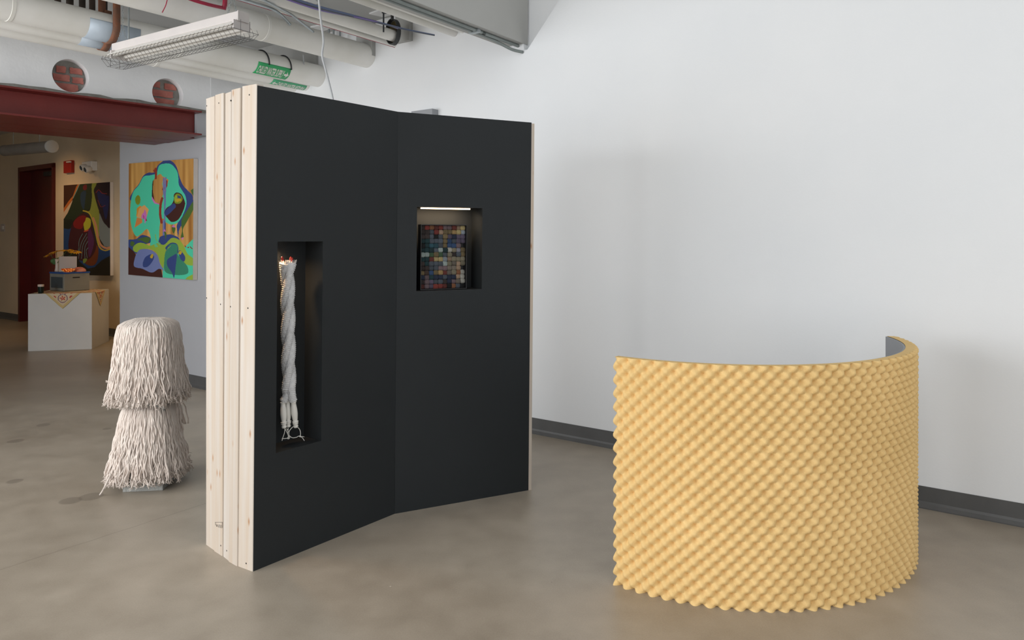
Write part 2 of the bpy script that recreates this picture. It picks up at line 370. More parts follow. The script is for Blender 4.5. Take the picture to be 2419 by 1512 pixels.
# pier wall with the bright painting, step face, corridor walls
SL = st(on_t(283, 700, TP))[0]
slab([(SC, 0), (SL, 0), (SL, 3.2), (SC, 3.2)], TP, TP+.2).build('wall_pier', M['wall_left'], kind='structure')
mb = MB(); mb.box(ab(SC-.006, TP+.001), A3*.0055, B3*(TR+.05-TP), Z3*zc); mb.build('wall_pier_return', M['header'], kind='structure')
mb = MB(); mb.box(ab(SL-.12, TP+.2), A3*.12, B3*(TH-TP-.2), Z3*3.2); mb.build('wall_corridor_return', M['hall'], kind='structure')
# corridor wall with door opening
pdl = on_t(50, 700, TH); pdr = on_t(128, 700, TH); sdl, sdr = st(pdl)[0], st(pdr)[0]
zd = on_t(128, 390, TH)[2]-.02
mb = MB()
mb.box(ab(SL-.12, TH, 0), A3*(sdr-SL+.12), B3*.25, Z3*3.2); mb.box(ab(sdl, TH, 0), A3*(15-sdl), B3*.25, Z3*3.2); mb.box(ab(sdr, TH, zd), A3*(sdl-sdr), B3*.25, Z3*(3.2-zd))
mb.build('wall_corridor', M['hall'], kind='structure')
p = [ab(6.9, -5, 3.2), ab(15, -5, 3.2), ab(15, 5.3, 3.2), ab(6.9, 5.3, 3.2)]
MB().hexa(p+[q+np.array([0, 0, .1]) for q in p]).build('ceiling_corridor', M['soffit'], kind='structure')
MB().box(ab(14.9, -5), A3*.1, B3*10.3, Z3*3.3).build('wall_corridor_end', M['hall'], kind='structure')
MB().box(ab(-5, -5), A3*.1, B3*10.3, Z3*ZH).build('wall_far_right', M['wall'], kind='structure')
MB().box(ab(-5, -5.1), A3*20, B3*.1, Z3*ZH).build('wall_back', M['wall'], kind='structure')

# beam wall (above the red lintel) with two round openings
PC = ab(SC, TP)                      # its right end
def hk(k, d, z): return PC-C3*k+N3*d+Z3*z   # k along the wall to the left, d into it
def on_h(u, v, d=0):
    p = on_plane(u, v, PC+N3*d, N3); return float((PC-p)@C3), float(p[2]), p
zbt = on_h(477, 266.6)[1]; zbb = on_h(477, 322.9)[1]
KE = on_h(484, 266)[0]*0 + 0.0
circ = []
for (ul, ur, vt, vb) in ((123, 210.5, 140, 222), (359.5, 433, 185.5, 258)):
    k0, _, _ = on_h(ul, 180); k1, _, _ = on_h(ur, 180); kc, rr = (k0+k1)/2, (k0-k1)/2
    zt = on_h((ul+ur)/2, vt)[1]; circ.append((kc, rr, zt-rr))
mb = MB(); mb.box(hk(0, 0, zbt), -C3*9, N3*.35, Z3*(2.93-zbt))
hw = mb.build('wall_beam', M['header'], kind='structure')
cut = []
for kc, rr, zz in circ:
    m2 = MB(); m2.lathe([(rr, -.05), (rr, .12)], hk(kc, 0, zz), 48, N3); c = m2.build('cutter', M['header']); cut.append(c)
    md = hw.modifiers.new('b', 'BOOLEAN'); md.operation = 'DIFFERENCE'; md.object = c; md.solver = 'EXACT'
dg = bpy.context.evaluated_depsgraph_get(); dg.update()
nm = bpy.data.meshes.new_from_object(hw.evaluated_get(dg)); hw.modifiers.clear(); hw.data = nm
for c in cut: bpy.data.objects.remove(c)
MB().box(hk(0, 0, 2.93), -C3*9, N3*.35, Z3*(zc-2.93)).build('wall_beam_upper', M['raw'], kind='structure')

brick_sets = [
    [(-.62, .22, -.12, .62), (.12, .26, .78, .62), (-.78, -.28, .08, .12), (.25, -.3, .85, .05), (-.7, -.95, .55, -.42)],
    [(-.8, .42, -.28, .80), (.02, .38, .75, .78), (-.85, -.16, .55, .28), (-.80, -.80, .62, -.28)]]
labs = ['left round bricked opening with five red bricks, above the steel beam', 'right round bricked opening with four red bricks, nearer the pine boards']
for (kc, rr, zz), bs, lb in zip(circ, brick_sets, labs):
    t = thing('bricked_opening', lb, 'brickwork', hk(kc, .1, zz-rr), 'round bricked-up openings above the red beam')
    m2 = MB(); m2.lathe([(rr*.995, .085), (rr*.995, .12)], hk(kc, 0, zz), 48, N3); m2.build('mortar', M['mortar'], t)
    for (x0, y0, x1, y1) in bs:
        pts = []
        for i in range(24):
            q = i/24*4; sgn = int(q); f = q-sgn
            x, y = [(x0+(x1-x0)*f, y0), (x1, y0+(y1-y0)*f), (x1-(x1-x0)*f, y1), (x0, y1-(y1-y0)*f)][sgn]
            x += random.uniform(-.025, .025); y += random.uniform(-.02, .02)
            d = math.hypot(x, y)
            if d > .94: x, y = x*.94/d, y*.94/d
            pts.append((x, y))
        n = len(pts); V = [hk(kc-x*rr, .072, zz+y*rr) for x, y in pts]+[hk(kc-x*rr, .09, zz+y*rr) for x, y in pts]
        MB().add(V, [tuple(range(n)), tuple(range(n, 2*n))[::-1]]+[(i, (i+1) % n, n+(i+1) % n, n+i) for i in range(n)]).build('brick', M['brick'], t)

# mortar ledge and red steel lintel
lint = thing('steel_lintel', 'dark red painted steel beam spanning the corridor opening under the white wall', 'beam', hk(3, .1, zbb))
mb = MB(); n = 90; V = []
for i in range(n):
    k = .02+i*8.9/(n-1); hgt = .02+random.uniform(-.006, .012)
    V += [hk(k, -.05-random.uniform(0, .012), zbt), hk(k, .0, zbt), hk(k, .0, zbt+hgt+.012), hk(k, -.03, zbt+hgt)]
Fc = [(4*i+j, 4*i+(j+1) % 4, 4*i+4+(j+1) % 4, 4*i+4+j) for i in range(n-1) for j in range(4)]
mb.add(V, Fc).build('mortar_bed', M['mortar'], lint)
kE = on_h(477, 290, -.09)[0]
for (z0, z1, nm_) in ((zbt-.014, zbt, 'top_flange'), (zbb, zbb+.014, 'bottom_flange')):
    MB().box(hk(kE, -.09, z0), -C3*8.6, N3*.28, Z3*(z1-z0)).build(nm_, M['red_steel'], lint)
MB().box(hk(kE+.01, .045, zbb+.014), -C3*8.6, N3*.012, Z3*(zbt-zbb-.028)).build('web', M['red_steel'], lint)
for i, d in enumerate((.2, .46, .72)):
    MB().box(hk(.12*(d+.25)+.005, d, zbb+.004), -C3*8.6, N3*.25, Z3*.014).build('soffit_plate', M['red_steel'], lint)
MB().box(hk(-.03, .0, zbb+.014), -C3*(kE+.035), N3*.3, Z3*(zbt-zbb-.014)).build('wall_pocket_filler', M['wall_left'], kind='structure')  # added filler block, puts a lit face over the beam end's dark pocket
# close the lintel above the soffit plates
MB().box(hk(.125, .36, zbb+.03), -C3*8.6, N3*.62, Z3*(3.2-zbb-.03)).build('wall_beam_core', M['header'], kind='structure')

# baseboards with a cove toe
def baseboard(nm, s0, s1, t, h=.112):
    mb = MB(); prof = [(0, 0), (-.018, 0), (-.018, .006), (-.007, .022), (-.004, .035), (-.004, h), (0, h)]
    V = [ab(s0, t+x, z) for x, z in prof]+[ab(s1, t+x, z) for x, z in prof]; n = len(prof)
    mb.add(V, [tuple(range(n)), tuple(range(n, 2*n))[::-1]]+[(i, (i+1) % n, n+(i+1) % n, n+i) for i in range(n)])
    return mb.build(nm, M['base'], kind='structure')
baseboard('baseboard_right', -4.9, SC, TR); baseboard('baseboard_pier', SC-.004, SL+.004, TP)
baseboard('baseboard_corridor', SL, sdr-.07, TH); baseboard('baseboard_corridor_left', sdl+.07, 14.9, TH)

# corridor door
fr = MB(); w_ = .07
fr.box(ab(sdr-w_+.02, TH-.03, 0), A3*w_, B3*.25, Z3*(zd+.05)); fr.box(ab(sdl-.02, TH-.03, 0), A3*w_, B3*.25, Z3*(zd+.05)); fr.box(ab(sdr-w_+.02, TH-.03, zd-.02), A3*(sdl-sdr+2*w_-.04), B3*.25, Z3*.07)
door = fr.build('door_1', M['door'], kind='structure')
MB().box(ab(sdr+.02, TH+.14, 0.01), A3*(sdl-sdr-.04), B3*.045, Z3*(zd-.03)).build('door_leaf', M['door'], door)
mb = MB(); mb.box(ab(sdr+.12, TH+.09, .98), A3*.12, B3*.02, Z3*.02); mb.box(ab(sdr+.1, TH+.09, .96), A3*.03, B3*.05, Z3*.06); mb.build('door_handle', M['steel'], door)
mb = MB(); mb.box(ab(sdr+.3, TH+.08, zd-.12), A3*.3, B3*.06, Z3*.07); mb.build('door_closer', M['darksteel'], door)

# ------------------------------------------------------------------ chevron partition
LEAN = np.array([.0085, 0, 1.0])
PL = fl(598.5, 1350); PH = fl(932, 1214); PR = fl(1248.4, 1158.2)
HP = 2.04
def unit(v): return v/np.linalg.norm(v)
e1 = unit(PH-PL); e2 = unit(PR-PH); w1 = np.linalg.norm(PH-PL); w2 = np.linalg.norm(PR-PH)
n1 = np.array([-e1[1], e1[0], 0]); n2 = np.array([-e2[1], e2[0], 0])    # into the partition
def on_panel(u, v, P0, e, off=0, n=None):
    d = ray(u, v); P0 = P0+(n*off if n is not None else 0)
    Mx = np.array([e, LEAN, -d]).T; s = np.linalg.solve(Mx, CAMP-P0); return s[0], s[1]
part = thing('partition', 'tall black chevron partition with pale pine board ends and two lit niches', 'partition', (PH+PL)/2)
T = .012
def panel(P0, e, n, wd, hole, nm, lab=None):
    a0, a1, z0, z1 = hole; mb = MB()
    for (x0, x1, y0, y1) in ((0, a0, 0, HP), (a1, wd, 0, HP), (a0, a1, 0, z0), (a0, a1, z1, HP)):
        mb.box(P0+e*x0+LEAN*y0, e*(x1-x0), n*T, LEAN*(y1-y0))
    return mb.build(nm, M['black'], part)
def hole_from(px, P0, e):
    q = [on_panel(u, v, P0, e) for u, v in px]
    return ((q[0][0]+q[3][0])/2, (q[1][0]+q[2][0])/2, (q[2][1]+q[3][1])/2, (q[0][1]+q[1][1])/2)
h1 = hole_from([(655, 570), (763.5, 571), (758, 1043), (652.5, 1069)], PL, e1)
h2 = hole_from([(986, 487.5), (1140.5, 493), (1137, 685), (982.5, 686)], PH, e2)
panel(PL, e1, n1, w1-.0004, h1, 'panel'); panel(PH+e2*.0004, e2, n2, w2-.0004, h2, 'panel')
def niche(P0, e, n, hole, depth, nm, splay=0):
    a0, a1, z0, z1 = hole; q = .01
    nb = MB(); nb.box(P0+e*(a0-q)+n*depth+LEAN*(z0-q), e*(a1-a0+2*q), n*q, LEAN*(z1-z0+2*q))
    back = nb.build(nm, M['black'], part)
    for (x0, x1, y0, y1, pn) in ((a0-q, a0, z0-q, z1+q, 'niche_side'), (a1, a1+q, z0-q, z1+q, 'niche_side'), (a0, a1, z0-q, z0, 'niche_floor'), (a0, a1, z1, z1+q, 'niche_top')):
        MB().box(P0+e*x0+n*T+LEAN*y0, e*(x1-x0), n*(depth-T), LEAN*(y1-y0)).build(pn, M['black'], back)
    return back
def depth_for(u, v, P0, e, n, a):   # depth at which column a appears at pixel u
    d = ray(u, v); Mx = np.array([n, LEAN, -d]).T; return np.linalg.solve(Mx, CAMP-(P0+e*a))[0]
d1 = depth_for(720, 800, PL, e1, n1, h1[1]); d2 = depth_for(1114, 560, PH, e2, n2, h2[1])
print('niche', h1, d1, h2, d2)
niche(PL, e1, n1, h1, d1, 'niche'); niche(PH, e2, n2, h2, d2, 'niche')
# board ends
bp = [(486, 1286), (506.5, 1300.6), (526.7, 1313.7), (540.6, 1325.6), (561.7, 1337.5), (590.6, 1352.6)]
bq = [fl(*q) for q in bp]; bq[-1] = PL+n1*0+e1*(-.003)
tops = [2.035, 2.038, 2.034, 2.04, 2.046]
boards = []
for i in range(5):
    p0, p1 = bq[i], bq[i+1]; e = unit(p1-p0); L_ = np.linalg.norm(p1-p0); nn = np.array([-e[1], e[0], 0])
    if nn@e1 < 0: nn = -nn
    off = -.003*(i % 2)
    if i == 4: L_ -= .0
    prof = []; rb = .005; 
    for (x, y) in ((0, rb), (rb*.3, rb*.3), (rb, 0), (L_-rb, 0), (L_-rb*.3, rb*.3), (L_, rb), (L_, .034), (0, .034)): prof.append((x, y))
    V = [p0+e*(x*.994)+nn*(y+off) for x, y in prof]; V = V+[q+(LEAN*np.array([i/4, 1, 1]))*tops[i] for q in V]; n = len(prof)
    o = MB().add(V, [tuple(range(n)), tuple(range(n, 2*n))[::-1]]+[(k, (k+1) % n, n+(k+1) % n, n+k) for k in range(n)]).build('board', pine('pine_%d' % i, i*4.7+1, (1.0, .98, .99, .95, 1.0)[i]), part)
    mm = unit(np.cross(e, LEAN*np.array([i/4, 1, 1]))); mm = mm if mm@nn > 0 else -mm
    boards.append((p0, e, mm, o, off))
for (u, v) in ((488.5, 250), (517, 243.5), (545, 237.5), (589, 224), (488.3, 704), (521, 719), (544.5, 724.5), (585.7, 728), (521.5, 1289), (535.5, 1301), (581.5, 1331)):
    i = 0
    for k in range(5):
        if u > bp[k][0]-1: i = k
    p0, e, nn, o, off = boards[i]; P = on_plane(u, v, p0+nn*off, nn)
    MB().lathe([(.0036, -.0004), (.0036, .003)], P, 10, nn).build('screw_head', M['knob'], o)
# pencilled grading mark near the foot of the second board
p0, e, nn, o, off = boards[1]; st_ = MB()
P = lambda u, v: on_plane(u, v, p0+nn*(off-.0006), nn)
for q in ([(508, 1234), (525.5, 1234)], [(509, 1234), (509, 1241)], [(525, 1234), (525, 1247)], [(511, 1238), (511.5, 1244), (513.5, 1239), (514, 1245)], [(516, 1246), (517.5, 1239), (519, 1247)], [(520.5, 1247), (521, 1240), (523, 1241), (523, 1248)]):
    st_.tube([P(*x) for x in q], .0008, 4)
st_.build('pencil_mark', M['ink'], o)
# right end board, back skins and cap
LB = fl(486, 1286)
RB = PR+n2*.42
MB().box(PR+e2*0, e2*.018, n2*.42, LEAN*2.035).build('end_board', pine('pine_end', 33.3), part)
HB = PH+unit(n1+n2)*.42
def skin(Pa, Pb, nm):
    e = unit(Pb-Pa); nn = np.array([-e[1], e[0], 0]); MB().box(Pa, Pb-Pa, -nn*T, LEAN*HP).build(nm, M['black'], part)
skin(LB+e1*.04, HB, 'back_panel'); skin(HB, RB, 'back_panel')
# niche lamps
led = MB(); a0, a1, z0, z1 = h2
for off, hgt, nm_, mt in ((0, .012, 'led_bar', M['led_warm']),):
    q0 = on_panel(1000, 490, PH, e2); q1 = on_panel(1116, 492.5, PH, e2)
    MB().box(PH+e2*q0[0]+n2*.03+LEAN*(z1-.008), e2*(q1[0]-q0[0]), n2*.012, LEAN*.006).build(nm_, mt, part, label='glowing warm white light bar')
    c = PH+e2*(q0[0]+q1[0])/2+n2*.05+LEAN*(z1-.02)
    l = area('niche_led_glow', tuple(c), tuple(c-Z3+n2*.45), q1[0]-q0[0], .02, .8, (1, .72, .45))
    l.rotation_euler = Matrix((Vector(e2), Vector(np.cross(-(Z3-n2*.35)/np.linalg.norm(Z3-n2*.35), e2))*-1, Vector((Z3-n2*.35)/np.linalg.norm(Z3-n2*.35)))).transposed().to_euler()
a0, a1, z0, z1 = h1
c = PL+e1*(a0+.026)+n1*(d1*.84)+LEAN*(z1-.012)
pk = MB(); pk.lathe([(.018, 0), (.018, .01), (.012, .011)], c, 20, (0, 0, 1)); pk.build('puck_light', M['darksteel'], part)
spot('niche_puck_glow', tuple(c-Z3*.006), tuple(c-Z3+n1*.02), 6.5, 155, .9, (1, .62, .32), .012)

# ------------------------------------------------------------------ braided brushes in the left niche
def braid():
    dd = d1*.42
    pt_ = on_panel(679, 622, PL, e1, dd, n1); pb_ = on_panel(683, 948, PL, e1, dd, n1)
    Pt = PL+n1*dd+e1*pt_[0]+LEAN*pt_[1]; Pb = PL+n1*dd+e1*pb_[0]+LEAN*pb_[1]
    Ln = np.linalg.norm(Pt-Pb); up = unit(Pt-Pb)
    view = unit(np.array([Pt[0], Pt[1], 0])); sd = np.array([view[1], -view[0], 0])
    root = thing('braided_brushes', 'three white ruffled brushes braided into a column in the tall black niche', 'sculpture', Pb-up*.2)
    N = int(Ln/.0040)
    hpos = [(-.026, -.004), (-.006, .016), (.018, -.004)]; hend = [(671, 1012), (681, 1012), (699, 1010)]
    for k in range(3):
        ph = k*2.094+.4; path = []; rad = []
        for i in range(N+1):
            t = i/N; a = ph+t*2*math.pi*1.55; amp = .0145
            wb = max(0, 1-t/.10); x = math.cos(a)*amp*(1-wb)+hpos[k][0]*wb; y = math.sin(a)*amp*(1-wb)+hpos[k][1]*wb
            path.append(Pb+up*(t*Ln)+sd*x+view*y)
        path = np.array(path); mb = MB(); ns = 16; V = []
        for i in range(N+1):
            t_ = unit(path[min(i+1, N)]-path[max(i-1, 0)]); u_ = unit(np.cross(t_, view)); v_ = np.cross(t_, u_)
            r0 = (.0185 if i % 2 else .0150); r0 += .004*(i > N*.93)*(i/N-.93)/.07*2
            tilt = .004*(1 if i % 2 else 0)
            for j in range(ns):
                an = j*2*math.pi/ns; rr_ = r0*(1+.05*math.sin(j*3+i*.9+k)+random.uniform(-.025, .025))
                V.append(path[i]+rr_*(math.cos(an)*u_+math.sin(an)*v_)+t_*(tilt*math.cos(an-1)))
        Fc = [(i*ns+j, i*ns+(j+1) % ns, (i+1)*ns+(j+1) % ns, (i+1)*ns+j) for i in range(N) for j in range(ns)]
        Fc += [tuple(range(ns)), tuple(N*ns+j for j in range(ns))[::-1]]
        br = mb.add(V, Fc).build('bristle_head', M['bristle'], root)
        # fluffy crown
        mb = MB()
        for q in range(40):
            a = random.uniform(0, 6.28); rr_ = random.uniform(0, .02); b0 = path[-1]-up*.006+sd*rr_*math.cos(a)+view*rr_*math.sin(a)
            tip = b0+up*random.uniform(.01, .022)+sd*math.cos(a)*.008+view*math.sin(a)*.008
            mb.tube([b0, (b0+tip)/2+sd*random.uniform(-.002, .002), tip], [.0016, .0012, .0008], 4)
        mb.build('bristle_crown', M['bristle'], br)
        tp = path[-1]+sd*(-.008, .006, .014)[k]+up*(.014, .008, .012)[k]
        MB().lathe([(.001, -.004), (.0048, 0), (.0052, .008), (.004, .015), (.001, .018)], tp, 12, up+sd*(-.25, 0, .25)[k]).build('red_tip', M['redtip'], root)
        # handle
        qe = on_panel(hend[k][0], hend[k][1], PL, e1, dd, n1); Pe = PL+n1*dd+e1*qe[0]+LEAN*qe[1]+view*hpos[k][1]
        ax = Pe-path[0]; LL = np.linalg.norm(ax); ax /= LL
        prof = [(.006, -.004), (.0125, 0), (.0135, .004), (.0105, .008), (.011, .02), (.0135, .045), (.014, .07), (.0115, .098), (.0095, .108), (.0135, .111), (.0135, .116), (.010, .118), (.0125, .121), (.0125, .125), (.008, .128), (.0105, .133), (.011, .141), (.0085, .146), (.003, .148)]
        sc = LL/.148; prof = [(r*1.0, h_*sc) for r, h_ in prof]
        hd = MB().lathe(prof, path[0], 20, ax).build('handle', M['plastic'], root, smooth=True)
        ce = Pe-ax*.006
        if k == 2: pts = [(692, 1008), (684, 1017), (682.5, 1027), (690, 1034), (700, 1033), (706, 1030), (712, 1031), (719, 1032)]; tail = [(708, 1031), (714, 1034), (719, 1041)]; extra = [(703, 1009), (708, 1015), (710, 1024), (709, 1031)]
        elif k == 0: pts = [(673, 1010), (672, 1022), (668, 1034), (666, 1041)]; tail = [(673, 1012), (680, 1026), (681, 1033)]; extra = [(666, 1036), (672, 1036), (680, 1035)]
        else: pts = [(681, 1012), (680, 1024), (683, 1034)]; tail = [(677, 1013), (682, 1022), (683, 1033)]; extra = [(680, 1038), (684, 1036), (684, 1033)]
        mb = MB()
        for s_ in (pts, tail, extra):
            W = []
            for (u, v) in s_:
                q_ = on_panel(u, v, PL, e1, dd, n1); W.append(PL+n1*dd+e1*q_[0]+LEAN*q_[1]+view*hpos[k][1]*.3)
            mb.tube(spline(W, 18), .0017, 6)
        kn = W[-1]; mb.lathe([(.001, -.004), (.004, -.002), (.004, .002), (.001, .004)], kn, 8, up)
        mb.build('cord_loop', M['plastic'], root, smooth=True)
    return root
braid()

# ------------------------------------------------------------------ wool ball relief in the right niche
def relief():
    off = T+.028
    q = [on_panel(u, v, PH, e2, off, n2) for u, v in ((995, 529.5), (1103.5, 531.5), (1102.8, 682.5), (992.5, 685.5))]
    a0, a1 = (q[0][0]+q[3][0])/2, (q[1][0]+q[2][0])/2; z1 = (q[0][1]+q[1][1])/2; z0 = h2[2]+.002
    W_, H_ = a1-a0, z1-z0
    Pp = lambda x, y, d: PH+e2*(a0+x)+n2*(off+d)+LEAN*(z0+y)
    root = thing('wool_relief', 'relief of clipped multicoloured wool balls in a black shadow box, square niche', 'artwork', Pp(W_/2, 0, .03))
    e = .004; mb = MB()
    for (x0, x1, y0, y1) in ((0, W_, 0, e), (0, W_, H_-e, H_), (0, e, e, H_-e), (W_-e, W_, e, H_-e)):
        mb.box(Pp(x0, y0, 0), e2*(x1-x0), n2*.045, LEAN*(y1-y0))
    mb.build('frame', M['frame_black'], root)
    MB().box(Pp(e, e, .038), e2*(W_-2*e), n2*.006, LEAN*(H_-2*e)).build('backing', M['frame_black'], root)
    K = dict(k=(24, 24, 26), b=(92, 66, 52), r=(176, 56, 44), o=(196, 112, 60), m=(140, 110, 116), n=(40, 54, 90), s=(96, 108, 124), t=(40, 104, 124), T=(24, 72, 78),
             p=(112, 96, 128), y=(214, 186, 110), g=(226, 176, 96), G=(84, 132, 84), c=(150, 124, 74), B=(52, 96, 160), l=(176, 192, 206), w=(216, 212, 196), h=(164, 152, 118), a=(212, 168, 128),
             u=(150, 134, 116), R=(140, 52, 40), v=(186, 186, 206), e=(176, 196, 190), i=(78, 62, 58))
    rows = ['iroRrmmRay', 'iisracggyl'.replace('g', 'c', 1), 'bissikcmnp'[:10], 'TTssscBspp', 'kTttscBBm.', 'TTTseTwhvc', 'eeGcGshisc', 'TTRyylahhh', 'iTsssehuah', 'iisssmauua.'[:10],
            'cbBcgRuhow', 'nmTnnsnnaw', 'impssinmuw', 'Rppr' + 'rRkbs.']
    rows[2] = 'iisksMpnpp'.replace('M', 'c'); rows[13] = 'RmprrRkosk'; rows[9] = 'iissmmuua.'; rows[4] = 'kTttscBBm.'
    nr, nc = 14, 10; px, py = (W_-2*e)/nc, (H_-2*e)/nr
    bm = bmesh.new(); bmesh.ops.create_icosphere(bm, subdivisions=3, radius=1.0)
    for v in bm.verts:
        c = v.co; pw = (abs(c.x)**3+abs(c.y)**3+abs(c.z)**3)**(1/3); c /= pw; c *= 1+.035*math.sin(c.x*17+c.y*23)*math.sin(c.z*19)
    me = bpy.data.meshes.new('ball'); bm.to_mesh(me); bm.free(); me.materials.append(M['ball'])
    for p_ in me.polygons: p_.use_smooth = True
    Rm = Matrix((Vector(e2), Vector(n2), Vector(Z3))).transposed().to_euler()
    for r_ in range(nr):
        for c_ in range(nc):
            ch = rows[r_][c_]
            if ch == '.': continue
            o = bpy.data.objects.new('wool_ball', me); COL.objects.link(o); o.parent = root
            P_ = Pp(e+(c_+.5)*px+random.uniform(-.1, .1)*px*.5, H_-e-(r_+.5)*py+random.uniform(-.1, .1)*py*.5, .026+random.uniform(-.004, .003))
            o.location = tuple(P_-ORG[root.name]); o.rotation_euler = Rm
            s_ = random.uniform(.55, .60); o.scale = (px*s_, .012, py*s_)
            cc = K.get(ch, (100, 100, 100)); jj = random.uniform(.74, .95); g_ = sum(cc)/3; o.color = srgb(*[min(255, (x*.72+g_*.28)*jj) for x in cc])
relief()

# ------------------------------------------------------------------ curved foam screen
def foam():
    cx, cy, hgt = .987, 3.572, .92; a0, a1 = math.radians(-130.8), math.radians(-3.8)
    root = thing('foam_screen', 'curved grey screen faced with yellow egg crate foam standing by the white wall', 'screen', (cx, cy-.86, 0))
    def arc(r, z, a): return [cx+r*math.cos(a), cy+r*math.sin(a), z]
    # panel
    n = 80; V = []; an = np.linspace(a0, a1, n)
    for r in (.840, .848):
        for z in (0, hgt-.002): V += [arc(r, z, a) for a in an]
    q = lambda k, i: k*n+i
    Fc = []
    for i in range(n-1): Fc += [(q(0, i), q(0, i+1), q(1, i+1), q(1, i)), (q(2, i), q(3, i), q(3, i+1), q(2, i+1)), (q(0, i), q(2, i), q(2, i+1), q(0, i+1)), (q(1, i), q(1, i+1), q(3, i+1), q(3, i))]
    Fc += [(q(0, 0), q(1, 0), q(3, 0), q(2, 0)), (q(0, n-1), q(2, n-1), q(3, n-1), q(1, n-1))]
    MB().add(V, Fc).build('curved_sheet', M['grey_sheet'], root, smooth='auto')
    # convoluted foam
    pitch = .0552; La = (a1-a0)*.87; nx = int(La/pitch*13); nz = int(hgt/pitch*13)
    S = np.linspace(0, La, nx); Zz = np.linspace(0.0, hgt, nz); SS, ZZ = np.meshgrid(S, Zz)
    wob = .004*np.sin(SS*3.1+ZZ*2.0)+.003*np.sin(ZZ*7+SS*1.7)
    U_ = (SS+wob)/pitch; W_ = (ZZ+wob*.6)/pitch
    def dist(u, w): return np.hypot(u-np.round(u), w-np.round(w))
    dmin = np.minimum(dist(U_, W_), dist(U_+.5, W_+.5))     # distance to the nearest dome of the staggered grid
    dome = 1-(dmin/.57)**2.1
    wave = ((np.cos(2*np.pi*U_)*np.cos(2*np.pi*W_)+1)/2)**.6
    mixf = .35+.25*np.clip((SS/La-.15)/.5, 0, 1); hh = dome*mixf+wave*(1-mixf)
    low = .5+.5*np.sin(SS*2.2+1)*np.sin(ZZ*3+.6)
    fr_ = SS/La; amp_ = .033+.012*np.clip((fr_-.35)/.4, 0, 1)+.002*low
    R_ = .853+amp_*hh
    AA = a0+(a1-a0)*SS/La
    X = cx+R_*np.cos(AA); Y = cy+R_*np.sin(AA)
    Vo = np.stack([X, Y, ZZ], -1).reshape(-1, 3)
    Ri = .848; Xi = cx+Ri*np.cos(AA); Yi = cy+Ri*np.sin(AA); Vi = np.stack([Xi, Yi, ZZ], -1)
    Fc = [(j*nx+i, j*nx+i+1, (j+1)*nx+i+1, (j+1)*nx+i) for j in range(nz-1) for i in range(nx-1)]
    mb = MB(); mb.add(Vo, Fc)
    top_i = Vi[-1]; bot_i = Vi[0]; base = nx*nz
    mb.add(np.concatenate([top_i, bot_i]), [])
    Fe = []
    for i in range(nx-1):
        Fe += [((nz-1)*nx+i, (nz-1)*nx+i+1, base+i+1, base+i), (i+1, i, base+nx+i, base+nx+i+1)]
    mb.f += Fe
    lft = Vi[:, 0]; rgt = Vi[:, -1]; b2 = base+2*nx; mb.add(np.concatenate([lft, rgt]), [])
    mb.f += [(j*nx, (j+1)*nx, b2+j+1, b2+j) for j in range(nz-1)]+[((j+1)*nx+nx-1, j*nx+nx-1, b2+nz+j, b2+nz+j+1) for j in range(nz-1)]
    mb.build('egg_crate_foam', M['foam'], root, smooth='auto')
foam()

